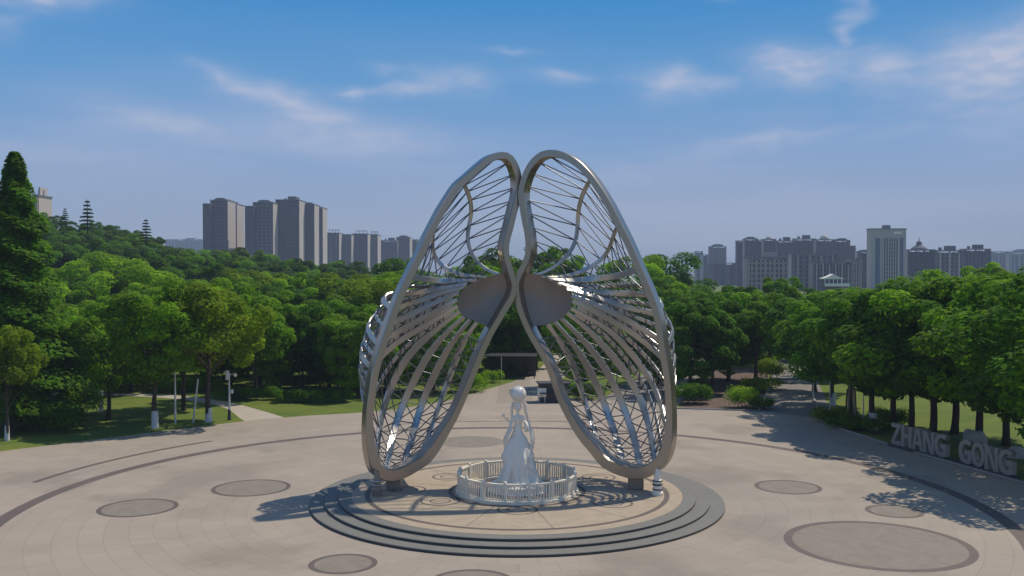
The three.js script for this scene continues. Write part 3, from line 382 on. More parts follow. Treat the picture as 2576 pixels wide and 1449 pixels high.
function tiered(seed, h = 12, rad = 3.1) {                                  // conifer with separate flat tiers
  const r = rng(seed), n = 8, crown = leaves(r, 9000, () => { const k = Math.floor(r() * n), t = (k + .5) / n, y = lerp(1.6, h - .4, t) , a = r() * 2 * Math.PI, arm = Math.max(0, Math.cos(a * 3 + k * 1.7)) * .4 + .6, q = rad * (1 - t * .86) * arm * Math.sqrt(r()); return [V(q * Math.cos(a), y - q * .2 + (r() - .5) * .5, q * Math.sin(a)), V(0, 1, 0), .8 + .4 * r()]; }, .24);
  return { crown, trunk: tube(curve([V(0, -.2, 0), V(0, h * .5, 0), V(0, h, 0)], 8), (t) => lerp(.22, .03, t), 8) };
}
const PROTO = [broadleaf(11), broadleaf(12, { rx: 4.8, ry: 4.2, cy: 8.1, lobes: 30 }), broadleaf(13, { rx: 3.9, ry: 4.9, cy: 8, lobes: 24 }), broadleaf(14, { rx: 4.5, ry: 4.4, cy: 8.4, lobes: 34 }), broadleaf(15, { rx: 5, ry: 4, cy: 8.6, lobes: 28 }), broadleaf(16, { rx: 3.6, ry: 5, cy: 7.9, lobes: 22, count: 11500 }), broadleaf(17, { rx: 4.2, ry: 4.7, cy: 8, lobes: 38 }), broadleaf(18, { rx: 4.6, ry: 6, cy: 6.7, lobes: 34, count: 15500 }), broadleaf(19, { rx: 4.3, ry: 6.1, cy: 6.6, lobes: 28, count: 15000 }), broadleaf(20, { rx: 5, ry: 5.8, cy: 6.8, lobes: 40, count: 16500 }), broadleaf(21, { rx: 5, ry: 5.1, cy: 7.5, lobes: 36, count: 15000 }), broadleaf(22, { rx: 4.6, ry: 5.2, cy: 7.4, lobes: 30, count: 15000 }), broadleaf(23, { rx: 5.2, ry: 4.9, cy: 7.6, lobes: 32, count: 15500 })];
function placeTree(name, kit, base, height, label, group, { nat = 13, leaf = LM.mid, wide = 1, turn = 0, painted = 0, category = 'tree' } = {}) {
  const o = thing(name, label, category, base, turn, group), s = height / nat; o.scale.set(s * wide, s, s * wide);
  mesh('trunk', kit.trunk, M.bark, o); mesh('crown', kit.crown, leaf, o);
  if (painted) mesh('painted_trunk', new THREE.CylinderGeometry(.27, .32, painted / s, 12).translate(0, painted / s / 2, 0), M.paintTrunk, o).userData.label = 'trunk base painted white';
  return o;
}
const hFor = (ytop, dist) => EYE.y + (HOR - ytop) / F * dist;
const LEAFNAME = new Map([[LM.deep, 'deep green'], [LM.mid, 'mid green'], [LM.bright, 'bright green'], [LM.olive, 'olive green'], [LM.blue, 'dark blue-green'], [LM.lime, 'yellow-green']]);
// trees that stand by themselves along the plaza edge
const FRONT = [
  ['slender tree with thin pale trunk at the far left edge of the plaza', 18, 1108, 800, 1, 'olive', .8, 1.2], ['lawn tree with dark trunk beside the short white pillar', 272, 1056, 745, 0, 'mid', 1, 0], ['lawn tree with white-painted trunk base nearest the plaza edge at left', 390, 1077, 705, 3, 'mid', 1, 1.5], ['lawn tree with white-painted trunk base just left of the lamp post', 525, 1062, 690, 4, 'olive', 1.05, 1.3], ['tree behind the footpath, right of the lamp post', 760, 985, 770, 2, 'deep', 1, 0], ['small tree at the hedge beside the left wing', 850, 1000, 800, 5, 'mid', .9, 0],
  ['tree with white-painted trunk base just left of the big letters', 2196, 1082, 735, 1, 'deep', 1.1, 1.5], ['dark-trunked tree close behind the first letters of the sign', 2292, 1090, 740, 3, 'deep', 1.1, 0], ['tree with leaning dark trunk behind the middle of the sign', 2400, 1090, 700, 0, 'mid', 1.15, 0], ['forked tree behind the last letters at the right edge', 2532, 1120, 720, 4, 'deep', 1.1, 0], ['tree on the lawn between the road and the sign', 2095, 1020, 745, 6, 'mid', 1, 1.3], ['tree over the soil bed right of the right wing', 1790, 985, 765, 2, 'deep', 1.1, 0], ['tree at the corner of the soil bed beside the shaded road', 1900, 965, 740, 1, 'mid', 1.1, 0], ['tree overhanging the shaded road from its right side', 2050, 985, 760, 4, 'deep', 1.2, 0],
  ['tree in the gap between the white-trunked tree and the first letters', 2248, 1080, 745, 6, 'mid', 1.15, 0], ['tree behind the fourth and fifth letters of the sign', 2345, 1106, 715, 2, 'mid', 1.2, 0], ['tree behind the gap between the two words of the sign', 2462, 1118, 705, 1, 'deep', 1.15, 0], ['tree at the right picture edge beyond the last letter', 2604, 1165, 700, 3, 'mid', 1.15, 0], ['tree leaning over the road bend from its right kerb', 2140, 1046, 752, 5, 'deep', 1.25, 0], ['tree just outside the right picture edge, its crown reaching in', 2700, 1230, 690, 0, 'deep', 1.2, 0], ['left neighbour of the white-pillar tree on the lawn', 150, 1040, 770, 4, 'mid', 1.1, 0], ['tree at the lawn corner under the conical tree', 75, 1062, 760, 2, 'bright', 1.2, 0], ['lawn tree between the two white-painted trunks, set back', 462, 1030, 715, 6, 'bright', 1.1, 0], ['tree set back behind the lamp post', 640, 1000, 720, 3, 'mid', 1.15, 0],
  ['bushy tree behind the footpath where it meets the plaza', 700, 985, 735, 8, 'mid', 1.1, 0], ['bushy dark tree behind the long hedge left of the left wing', 830, 980, 745, 9, 'deep', 1.1, 0], ['bushy tree against the outer side of the left wing', 905, 985, 760, 7, 'mid', 1.1, 0], ['bushy tree closing the far side of the left lawn', 580, 975, 725, 9, 'deep', 1, 0], ['bushy tree behind the shelter, left of the lane', 1238, 936, 690, 8, 'deep', 1.05, 0], ['bushy tree directly behind the shelter roof', 1298, 930, 660, 9, 'deep', 1, 0], ['bushy tree behind the right end of the shelter', 1348, 926, 690, 7, 'mid', .9, 0], ['bushy tree on the island seen through the right wing', 1470, 975, 720, 9, 'mid', 1, 0], ['bushy tree right of the second lane, behind the right wing', 1655, 965, 735, 8, 'deep', 1.1, 0], ['bushy tree far along the second lane behind the right wing', 1575, 930, 700, 7, 'deep', 1, 0], ['bushy tree on the bank seen through the left wing', 1090, 985, 745, 9, 'mid', 1, 0], ['bushy tree left of the shelter behind the left wing leg', 1165, 955, 715, 7, 'bright', 1, 0],
  ['bushy dark tree close to the outer side of the right wing', 1738, 992, 750, 8, 'deep', 1.05, 0], ['bushy dark tree on the back of the soil bed', 1832, 958, 745, 9, 'deep', 1.1, 0], ['bushy tree beyond the yellow-green hedges', 1935, 925, 735, 7, 'mid', 1, 0],
  ['bushy tree at the far end of the footpath', 330, 985, 730, 7, 'mid', 1.1, 0], ['bushy tree filling the wood behind the white pillar', 215, 1000, 740, 8, 'bright', 1.1, 0]];
FRONT.forEach(([label, px, py, top, k, m, wide, paint], i) => { const p = G(px, py), d = EYE.z - p.z; placeTree('broadleaf_tree', PROTO[px > 2055 && k < 7 ? 10 + k % 3 : k], p, hFor(top, d) + (px > 1700 ? 1 : 0), label, null, { leaf: LM[m], wide: px > 1700 ? wide * 1.12 : wide, turn: i * 1.7, painted: paint }); });
const ORD = ['', 'first', 'second', 'third', 'fourth', 'fifth', 'sixth', 'seventh', 'eighth', 'ninth', 'tenth', 'eleventh', 'twelfth', 'thirteenth', 'fourteenth', 'fifteenth', 'sixteenth', 'seventeenth', 'eighteenth', 'nineteenth', 'twentieth', 'twenty-first', 'twenty-second', 'twenty-third', 'twenty-fourth', 'twenty-fifth', 'twenty-sixth', 'twenty-seventh', 'twenty-eighth'];
function skyline(list, x) { for (let i = 0; i < list.length - 1; i++) if (x <= list[i + 1][0]) return lerp(list[i][1], list[i + 1][1], clamp((x - list[i][0]) / (list[i + 1][0] - list[i][0]))); return list[list.length - 1][1]; }
const r1 = rng(2024), MATS = ['mid', 'bright', 'mid', 'deep', 'olive', 'bright', 'mid', 'deep'];
function wood(where, x0, x1, rows, line, clear) {
  rows.forEach(([dist, front, step], k) => {
    let i = 0; for (let px = x0 + (k % 2) * step * .5; px <= x1; px += step * (.85 + .3 * r1())) {
      const d = dist * (.97 + .06 * r1()), top = lerp(780, skyline(line, px), front) + (r1() - .4) * 46, p = atZ(px, HOR, d).setY(0), m = LM[MATS[Math.floor(r1() * 8)]], kit = PROTO[k > 0 || r1() < .4 ? 7 + Math.floor(r1() * 3) : Math.floor(r1() * 7)], wide = 1 + .3 * r1(), turn = r1() * 6; if (clear && clear(p)) continue;
      i++; placeTree('broadleaf_tree', kit, p, hFor(top, d), `${LEAFNAME.get(m)} tree, ${ORD[i]} from the left in the ${ORD[k + 1]} row of ${where}`, 'trees of ' + where, { leaf: m, wide, turn });
    }
  });
}
const leftLine = [[-80, 640], [150, 655], [250, 622], [420, 670], [520, 665], [570, 648], [660, 668], [800, 664], [900, 690], [960, 664], [1010, 655]];
wood('the left wood', -70, 1000, [[103, .12, 160], [114, .42, 165], [128, .7, 150], [146, .9, 130], [168, 1, 115]], leftLine, (p) => p.z > -60 && p.x > -52 && p.x < -20 && p.z > -53);
const midLine = [[960, 650], [1060, 640], [1200, 655], [1300, 640], [1450, 625], [1600, 640], [1640, 650]];
wood('the middle wood', 1010, 1620, [[138, .3, 150], [152, .7, 130], [170, 1, 115]], midLine, (p) => Math.abs(p.x - (4 + (-62 - p.z) * .2)) < 4.5 && p.z > -118);
const rightLine = [[1600, 655], [1690, 660], [1770, 700], [1830, 705], [1900, 695], [1960, 672], [2010, 690], [2080, 712], [2180, 716], [2260, 695], [2420, 682], [2480, 660], [2560, 665], [2650, 660]];
wood('the right wood', 1660, 2640, [[101, .2, 160], [112, .5, 160], [127, .75, 150], [145, .92, 130], [168, 1, 115]], rightLine, (p) => { const c = lerp(26, 44, (-33 - p.z) / 60); return (p.z > -100 && Math.abs(p.x - c) < 4.2) || (p.z > -62 && p.x > 30) || (p.z > -74 && p.x > 15 && p.x < 37); });
// taller trees that break the skyline
placeTree('conical_tree', conical(31), G(42, 1078).setY(0), hFor(383, EYE.z - G(42, 1078).z), 'tall narrow conical tree at the far left rising above everything', null, { nat: 26, leaf: LM.deep, wide: 1.45 });
[[1318, 602, 172, 7, 'deep', 'tree top showing between the two wings just above the hinge'], [1400, 588, 178, 8, 'mid', 'tree top showing through the upper right wing'], [1215, 628, 170, 0, 'deep', 'tree top showing through the upper left wing'], [1690, 624, 182, 9, 'deep', 'large round dark tree right of the right wing'], [1960, 668, 150, 8, 'mid', 'pointed tree under the low pink building'], [2478, 632, 128, 8, 'bright', 'tall bright tree with pointed tops near the right edge'], [2540, 640, 124, 7, 'bright', 'tall tree at the right edge beside the pointed one'], [1010, 634, 190, 1, 'deep', 'round tree against the left wing below the far office block']].forEach(([px, top, d, k, m, label]) => placeTree('broadleaf_tree', PROTO[k], atZ(px, HOR, d).setY(0), hFor(top, d), label, null, { leaf: LM[m], wide: px === 1690 ? 1.25 : .9, turn: px }));
// the wooded hill
const hillLine = [[-60, 505], [70, 512], [110, 524], [160, 540], [260, 556], [330, 568], [415, 594], [500, 614], [600, 618], [690, 634], [820, 650], [960, 655]];
[[208, 80], [240, 62], [272, 52], [298, 46]].forEach(([dist, step], k) => { let i = 0; for (let px = -40; px < 900; px += step * (.85 + .3 * r1())) { const d = dist * (.97 + .06 * r1()), p = atZ(px, HOR, d); p.y = Math.max(0, hillY(p.x, p.z)); const top = skyline(hillLine, px) + (3 - k) * 13 + r1() * 14, h = clamp(hFor(top, d) - p.y, 6, 18), m = LM[['blue', 'deep', 'deep', 'mid', 'deep'][Math.floor(r1() * 5)]]; i++; p.y = hFor(top, d) - h; if (p.y > hillY(p.x, p.z) + .5 && p.y > .5) p.y = Math.max(0, hillY(p.x, p.z)); placeTree('broadleaf_tree', PROTO[Math.floor(r1() * 7)], p, h, `${LEAFNAME.get(m)} tree, ${ORD[i] ?? ORD[28]} from the left in the ${ORD[k + 1]} row up the hill`, 'trees on the hill', { leaf: m, wide: 1 + .3 * r1(), turn: r1() * 6 }); } });
const pine = tiered(51), onHill = (px, top, d, h) => { const p = atZ(px, HOR, d); p.y = hFor(top, d) - h; return p; };
placeTree('tiered_pine', pine, onHill(221, 500, 250, 9), 9, 'tiered dark pine standing alone on the hilltop', null, { nat: 12, leaf: LM.blue, wide: 1.25, category: 'pine' });
placeTree('tiered_pine', pine, onHill(368, 549, 250, 7), 7, 'small tiered pine halfway down the hill skyline', null, { nat: 12, leaf: LM.blue, wide: 1.4, category: 'pine' });
placeTree('tiered_pine', pine, onHill(165, 522, 250, 5), 5, 'small pine on the hilltop beside the beige building', null, { nat: 12, leaf: LM.blue, wide: 1.3, category: 'pine' });

// hedges and bushes
function bush(name, label, px, py, w, h, dep, m, seed, turn = 0, category = 'bush') {
  const r = rng(seed), p = G(px, py), o = thing(name, label, category, p, turn), n = Math.round(clamp(w * dep * h * 260, 700, 5200)), Lb = Array.from({ length: 10 + Math.round(w * 2) }, () => ({ c: V((r() - .5) * w * .8, h * (.35 + .3 * r()), (r() - .5) * dep * .7), r: Math.min(h * .5, dep * .45) * (.7 + .5 * r()), t: .8 + .4 * r() }));
  mesh('foliage', leaves(r, n, () => { const l = Lb[Math.floor(r() * Lb.length)], d = sph(r); d.y = Math.abs(d.y) * (r() < .8 ? 1 : -.5); const q = l.c.clone().addScaledVector(d, l.r * (.7 + .4 * r())); q.y = Math.max(.03, q.y); return [q, d, l.t]; }, .1), m, o);
  const st = []; for (let i = 0; i < 6; i++) st.push(rod(V((r() - .5) * w * .6, -.05, (r() - .5) * dep * .5), V((r() - .5) * w * .7, h * .55, (r() - .5) * dep * .6), .03, 5, .015)); mesh('stem', merge(st), M.bark, o); return o;
}
bush('hedge', 'clipped yellow-green hedge on the soil bed beside the shaded road', 1912, 985, 6.5, 1.5, 4, LM.lime, 61, .9, 'hedge'); bush('hedge', 'taller yellow-green hedge behind the clipped one', 1945, 955, 3, 2.4, 2.5, LM.olive, 62, 0, 'hedge');
bush('bush', 'bright leafy bush at the front corner of the soil bed', 1872, 1026, 2.4, 2.1, 2, LM.bright, 63); bush('bush', 'dark low bush beside the bright corner bush', 1912, 1030, 2.6, 1.1, 1.6, LM.deep, 64);
bush('bush', 'rounded bush at the kerb left of the white-trunked tree', 2090, 1062, 3.4, 1.3, 2, LM.olive, 65); bush('hedge', 'dark clipped hedge in front of the letters sign', 2170, 1085, 6.5, 1.3, 2.4, LM.deep, 66, -1, 'hedge'); bush('bush', 'low bush behind the white-trunked tree at right', 2235, 1072, 3.6, 1.5, 2, LM.mid, 67);
bush('hedge', 'long hedge across the lawn left of the left wing', 790, 1012, 9, 1.3, 2.2, LM.deep, 68, .1, 'hedge'); bush('hedge', 'upper hedge on the bank behind the long one', 760, 975, 8, 1.6, 2.4, LM.olive, 69, .1, 'hedge'); bush('hedge', 'dark hedge along the lawn beyond the footpath', 620, 1005, 8, 1.4, 2, LM.deep, 77, .1, 'hedge'); bush('hedge', 'low hedge beyond the footpath behind the painted trunks', 480, 985, 8, 1.5, 2, LM.mid, 78, .1, 'hedge'); bush('bush', 'ragged bush at the left end of the lawn', 120, 1085, 6, 2.2, 3, LM.deep, 70); bush('bush', 'leafy bush under the lawn trees at left', 195, 1045, 4, 2.4, 3, LM.mid, 71);
bush('bush', 'small bush on the grass bank seen between the wings', 1235, 962, 2.6, 1.3, 1.8, LM.bright, 72); bush('bush', 'dark rounded bush inside the left wing leg', 1180, 985, 4, 2, 2.4, LM.mid, 73); bush('bush', 'bush beside the lane seen between the wings', 1305, 945, 2.6, 1.5, 2, LM.deep, 74);
bush('bush', 'dark bush on the island beside the kiosk', 1470, 1003, 4, 1.8, 2.6, LM.deep, 75); bush('bush', 'bush left of the shaded soil bed', 1735, 1015, 4.4, 1.9, 2.6, LM.deep, 76);

// ---------------------------------------------------------------- street furniture
{
  let p = G(577, 1056), o = thing('lamp_post', 'pale lamp post with a dark foot and side camera on the left lawn', 'lamp post', p);
  mesh('pole', tube([V(0, .9, 0), V(0, 2.6, 0), V(0, 4.3, 0)], (t) => lerp(.1, .07, t), 12), M.pole, o); mesh('foot', lathe([[.01, 0], [.2, 0], [.2, .1], [.14, .2], [.13, .92], [.01, .92]], 16), M.dark, o); mesh('lamp_head', rbox(.34, .9, .2, .08, -.18, 4.1, 0), M.pole, o); mesh('arm', rod(V(0, 4.1, 0), V(.5, 4.25, 0), .03), M.pole, o); mesh('camera_dome', new THREE.SphereGeometry(.17, 16, 12).translate(.55, 4.12, 0), M.white, o); mesh('control_box', rbox(.26, .36, .18, .03, .22, 2.6, 0), M.pole, o);
  p = G(254, 1035); o = thing('pillar', 'short white pillar on the left lawn', 'pillar', p); mesh('shaft', lathe([[.01, 0], [.24, 0], [.22, .1], [.2, 1.85], [.01, 1.9]], 18), M.white, o); mesh('cap', lathe([[.01, 2.02], [.2, 2], [.25, 1.94], [.25, 1.86], [.01, 1.86]], 18), M.white, o);
  [[441, 1066, 4.6, 'pale slim post left of the painted trunks'], [486, 1064, 3.9, 'leaning pale post between the two painted trunks']].forEach(([x, y, h, l], i) => { const q = thing('slim_post', l, 'post', G(x, y)); mesh('shaft', rod(V(0, 0, 0), V(i * .45, h, 0), .09, 10, .07), M.pole, q); mesh('cap', new THREE.SphereGeometry(.09, 10, 8).translate(i * .45, h, 0), M.pole, q); });
  // kiosk with white board behind the statue
  p = G(1392, 1010); o = thing('kiosk', 'dark low kiosk with flat roof behind the right wing leg', 'kiosk', p, .1); mesh('wall', merge([rbox(3, 1.9, 1.8, .04, 0, .95, 0)]), M.dark, o); mesh('roof', rbox(3.4, .14, 2.2, .04, 0, 1.98, 0), M.riser, o); mesh('counter', rbox(3.1, .1, .5, .02, 0, 1, 1.1), M.riser, o); mesh('window', rbox(1.4, .6, .06, .01, .5, 1.42, .92), std([.02, .025, .03], .1), o);
  p = G(1362, 1008); o = thing('notice_box', 'square white notice box in front of the dark kiosk', 'notice box', V(p.x, 0, p.z + 1.6)); mesh('panel', rbox(.9, .92, .22, .03, 0, 1.05, 0), M.white, o); mesh('leg', rbox(.08, .62, .08, .01, -.3, .3, 0), M.pole, o); mesh('leg', rbox(.08, .62, .08, .01, .3, .3, 0), M.pole, o); mesh('slot', rbox(.15, .07, .04, .01, -.05, .76, .115), M.dark, o);
  // shelter
  p = G(1285, 952); o = thing('shelter', 'long dark shelter with thin flat roof between the wings', 'shelter', p, -.06); mesh('roof', rbox(6.6, .16, 3.4, .04, 0, 2.9, -1.4), M.dark, o); mesh('fascia', rbox(6.6, .1, .06, .02, 0, 2.9, .34), M.kerb, o); mesh('back_wall', rbox(6.2, 2.6, .16, .03, 0, 1.3, -2.9), M.dark, o); for (const x of [-3, -1.2, 1.2, 3]) mesh('post', rbox(.12, 2.8, .12, .02, x, 1.4, 0), x === -1.2 ? M.white : M.riser, o); mesh('bench', rbox(5, .1, .5, .02, 0, .5, -2.2), M.riser, o);
  // white railing far down the shaded road
  p = G(1965, 903); o = thing('railing', 'white railing at the far end of the shaded road', 'railing', V(p.x, 0, p.z)); for (const y of [.5, 1.05]) mesh('rail', rbox(7, .1, .08, .02, 0, y, 0), M.white, o); for (let i = 0; i < 13; i++) mesh('baluster', rbox(.1, 1.1, .08, .02, -3.3 + i * .55, .55, 0), M.white, o);
  // thin posts by the road
  [[2046, 1010, 2.6], [2088, 1042, 3.6], [2172, 1058, 3]].forEach(([x, y, h], i) => { const q = thing('thin_post', ['thin grey post at the right edge of the shaded road', 'thin pale post among bushes right of the road', 'thin pale post left of the white-trunked tree'][i], 'post', G(x, y)); mesh('shaft', rod(V(0, 0, 0), V(0, h, 0), .06, 8, .05), M.pole, q); mesh('base', lathe([[.01, .12], [.12, .1], [.14, 0]], 12), M.dark, q); });
  // stacked timbers propped round a trunk
  p = G(2140, 1052); o = thing('tree_prop', 'pale upright timbers propped together on the right lawn', 'timber prop', p); for (let i = 0; i < 7; i++) mesh('timber', rod(V((i - 3) * .17, 0, (i % 2) * .2), V((i - 3) * .12, 2.7 + (i % 3) * .3, .1), .085, 8, .07), i % 3 ? M.path : M.bark, o);
  // boulders by the letters
  const rock = (seed, sx, sy, sz) => { const g = new THREE.IcosahedronGeometry(1, 3), q = g.attributes.position; for (let i = 0; i < q.count; i++) { const v = V(q.getX(i), q.getY(i), q.getZ(i)), n = .72 + .5 * vnoise(v.x * 1.3 + seed, v.y * 1.3, v.z * 1.3, seed); v.multiplyScalar(n); q.setXYZ(i, v.x * sx, Math.max(-.2, v.y) * sy, v.z * sz); } return toCreasedNormals(g.toNonIndexed ? g : g, R(28)); };
  [[2450, 1118, .9, 1.35, .7, 'large pale boulder standing behind the sign'], [2560, 1150, .8, .8, .7, 'pale stone beyond the last letter']].forEach(([x, y, a, b, c, l], i) => { const q = thing('boulder', l, 'boulder', G(x, y)); mesh('rock', rock(i + 3, a, b, c), M.stone, q); });
}
// letters sign
{
  const font = await new FontLoader().loadAsync('fonts/droid/droid_sans_bold.typeface.json');
  const A = G(2258, 1124), B = G(2534, 1200), dir = B.clone().sub(A).normalize(), turn = Math.atan2(-dir.z, dir.x), text = 'ZHANG GONG', step = A.distanceTo(B) / (text.length - 1);
  const o = thing('letter_sign', 'row of big grey capital letters standing along the right lawn edge', 'letter sign', A, turn); mesh('base', rbox(A.distanceTo(B) + 1.6, .18, .7, .03, A.distanceTo(B) / 2, .09, 0), M.riser, o);
  [...text].forEach((ch, i) => { if (ch === ' ') return; const g = new TextGeometry(ch, { font, size: 1.6, depth: .34, curveSegments: 8, bevelEnabled: true, bevelThickness: .02, bevelSize: .02, bevelSegments: 1 }); g.computeBoundingBox(); const b = g.boundingBox, w = b.max.x - b.min.x; g.translate(-(b.min.x + b.max.x) / 2, -b.min.y, -.17).scale(Math.min(1, .98 * step / w), 1, 1).translate(i * step, .17, 0); mesh('letter', g, M.letter, o); });
}

// ---------------------------------------------------------------- far buildings
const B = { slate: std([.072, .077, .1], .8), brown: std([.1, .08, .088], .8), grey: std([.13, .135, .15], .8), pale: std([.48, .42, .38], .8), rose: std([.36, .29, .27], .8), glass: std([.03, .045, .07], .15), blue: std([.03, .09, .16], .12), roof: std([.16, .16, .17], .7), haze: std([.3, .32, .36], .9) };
// spans in photo units; every building stands on the ground, has real depth, recessed glazing between pilasters and floor bands
function building(name, label, x0, x1, top, dist, { wall = B.slate, glass = B.glass, fin = B.slate, fins = 6, depth = 20, crown = 'flat', side = B.pale, floor = 3.2, category = 'tower block', bands = true, turn = 0 } = {}) {
  if (x0 > 1500) depth = Math.min(depth, 9);
  const f = depth / 2, a = atZ(x0, HOR, dist), b = atZ(x1, HOR, dist), w = b.x - a.x, h = hFor(top, dist), o = thing(name, label, category, V((a.x + b.x) / 2, 0, a.z - depth / 2), turn, 'far city buildings');
  const t = .7;
  mesh('window_glazing', box(w - 1.2, h - 1, depth - 1.2, 0, h / 2 - .5, 0), glass, o);
  mesh('side_wall', box(t, h, depth, w / 2 - t / 2, h / 2, 0), side, o); mesh('side_wall', box(t, h, depth, -w / 2 + t / 2, h / 2, 0), side, o);
  const step = w / fins; for (let i = 0; i <= fins; i++) { const ww = i % 2 && fins > 4 ? step * .34 : step * .5; mesh('pilaster', box(ww, h - .2 - (i % 3) * .8, 1.3, clamp(-w / 2 + i * step, -w / 2 + ww / 2, w / 2 - ww / 2), h / 2 - .1, f - .2 + (i % 2) * .12), i % 2 ? fin : wall, o); }
  if (bands) { const g = []; for (let y = floor * 2; y < h - 2; y += floor) g.push(box(w - 1.6, floor * .38, .5, 0, y, f - .25)); mesh('floor_bands', merge(g), wall, o, 'stuff'); }
  mesh('roof', box(w + .6, .8, depth + .6, 0, h + .4, 0), B.roof, o);
  if (crown === 'arch') { const s = new THREE.Shape(); s.moveTo(-w * .36, 0); s.quadraticCurveTo(-w * .3, w * .12, -w * .12, w * .13); s.lineTo(w * .12, w * .13); s.quadraticCurveTo(w * .3, w * .12, w * .36, 0); s.lineTo(-w * .36, 0); mesh('crown', new THREE.ExtrudeGeometry(s, { depth: depth * .8, bevelEnabled: false }).translate(0, h + .8, -depth * .4), wall, o); }
  if (crown === 'dome') mesh('crown', new THREE.SphereGeometry(w * .24, 24, 12, 0, 2 * Math.PI, 0, Math.PI / 2).translate(0, h + .8, 0), side, o);
  if (crown === 'box') { mesh('roof_house', box(w * .34, 3.4, depth * .5, w * .1, h + 2.5, 0), wall, o); mesh('roof_tank', new THREE.CylinderGeometry(1.3, 1.3, 2.2, 14).translate(-w * .25, h + 1.9, 0), B.grey, o); }
  if (crown === 'frame') { const g = []; for (const x of [-.36, -.12, .1, .34]) g.push(box(.5, 3.4, .5, x * w, h + 2.5, 2)); g.push(box(w * .76, .6, 2.4, 0, h + 4.3, 2)); mesh('roof_frame', merge(g), B.slate, o); }
  if (crown === 'lantern') { mesh('roof_house', lathe([[w * .3, h + .8], [w * .28, h + 1.8], [w * .12, h + 4]], 20), B.grey, o); mesh('lantern', lathe([[w * .1, h + 4], [w * .1, h + 6], [w * .04, h + 7], [.3, h + 7.4], [.2, h + 9.6], [.01, h + 9.6]], 16), B.slate, o); }
  return o;
}
building('apartment_tower', 'brown-grey tower standing apart left of the tall cluster, its left wing', 511, 531, 514, 880, { fins: 3, side: B.slate });
building('apartment_tower', 'middle of the lone brown-grey tower, with rounded crown', 530, 573, 505, 885, { wall: B.brown, fins: 7, crown: 'arch', depth: 34 });
building('apartment_tower', 'plain right wing of the lone brown-grey tower with bright edge', 574, 596, 514, 912, { wall: B.brown, fin: B.brown, fins: 2, bands: false, depth: 26 });
building('apartment_tower', 'leftmost low wing of the tall tower cluster', 617, 640, 520, 880, { fins: 4, side: B.slate });
building('apartment_tower', 'broad arched-roof tower at the left of the tall cluster', 637, 687, 511, 885, { wall: B.grey, fins: 9, crown: 'arch', depth: 34 });
building('apartment_tower', 'highest tower of the cluster with square cage on its roof', 694, 753, 504, 905, { wall: B.brown, fins: 10, crown: 'box', depth: 34 });
building('apartment_tower', 'tower with rounded shoulder right of the highest one', 759, 791, 515, 930, { wall: B.slate, fins: 6, crown: 'arch', depth: 30 });
building('apartment_tower', 'narrow dark slab at the right end of the tall cluster', 795, 812, 523, 955, { fins: 2, bands: false, depth: 24 });
building('apartment_block', 'blue-grey slab beside the cluster with two rooftop boxes', 818, 853, 587, 1120, { wall: B.grey, fins: 5, crown: 'frame', depth: 30 });
building('apartment_block', 'blue-grey slab second right of the tall cluster', 858, 884, 591, 1140, { wall: B.grey, fins: 4, depth: 26 });
building('apartment_block', 'slab with table-like roof frame right of the tall cluster', 886, 925, 589, 1160, { wall: B.slate, fins: 6, crown: 'frame', depth: 30 });
building('apartment_block', 'paired grey slab with pale edges nearest the low office', 927, 950, 591, 1185, { wall: B.grey, fins: 3, crown: 'frame', depth: 30 });
building('office_block', 'stepped blue-grey office just left of the left wing', 957, 1000, 606, 1250, { wall: B.slate, fins: 5, crown: 'box' }); building('office_block', 'wide office with humped roof close to the left wing', 997, 1031, 598, 1260, { wall: B.brown, fins: 5, crown: 'arch', depth: 30 }); building('office_block', 'sliver of a grey block partly behind the left wing', 1037, 1052, 604, 1300, { wall: B.grey, fins: 2 });
[[415, 448, 603], [446, 470, 606], [468, 490, 600], [488, 510, 606]].forEach(([a, b, t], i) => building('distant_block', 'hazy low block on the skyline, ' + ORD[i + 1] + ' from the hill foot', a, b, t, 2100, { wall: B.haze, fin: B.haze, fins: 4, side: B.haze, crown: i % 2 ? 'box' : 'flat', category: 'building' }));
building('hilltop_building', 'sunlit beige building on the hill beside the conical tree', 84, 96, 494, 420, { depth: 13, wall: B.pale, fin: B.pale, fins: 6, side: B.pale, crown: 'box', category: 'building' });
building('office_block', 'pale low block just right of the round dark tree', 1750, 1768, 634, 1100, { wall: B.haze, fin: B.grey, fins: 3, category: 'building' }); building('office_block', 'low pale block touching the round dark tree', 1766, 1782, 642, 1080, { wall: B.haze, fin: B.grey, fins: 2, category: 'building' });
building('office_tower', 'plain blue-grey tower with two rounded roof humps', 1785, 1827, 621, 1350, { wall: B.slate, fins: 2, bands: false, crown: 'arch', side: B.slate }); building('office_block', 'low blue-glass block below the plain blue-grey tower', 1783, 1853, 663, 1000, { wall: B.grey, glass: B.blue, fins: 3, bands: false, side: B.slate });
building('apartment_tower', 'leftmost dark slab of the right-hand skyline row', 1855, 1872, 607, 960, { fins: 2, side: B.slate, bands: false }); building('apartment_tower', 'skyline slab with small arched roof, second in the right row', 1873, 1906, 602, 950, { fins: 5, crown: 'arch' }); building('apartment_tower', 'skyline slab with tall rounded cap, third in the right row', 1921, 1952, 603, 940, { fins: 5, crown: 'dome' }); building('apartment_tower', 'plain skyline slab between the arched and capped ones', 1905, 1922, 605, 970, { fins: 3, bands: false });
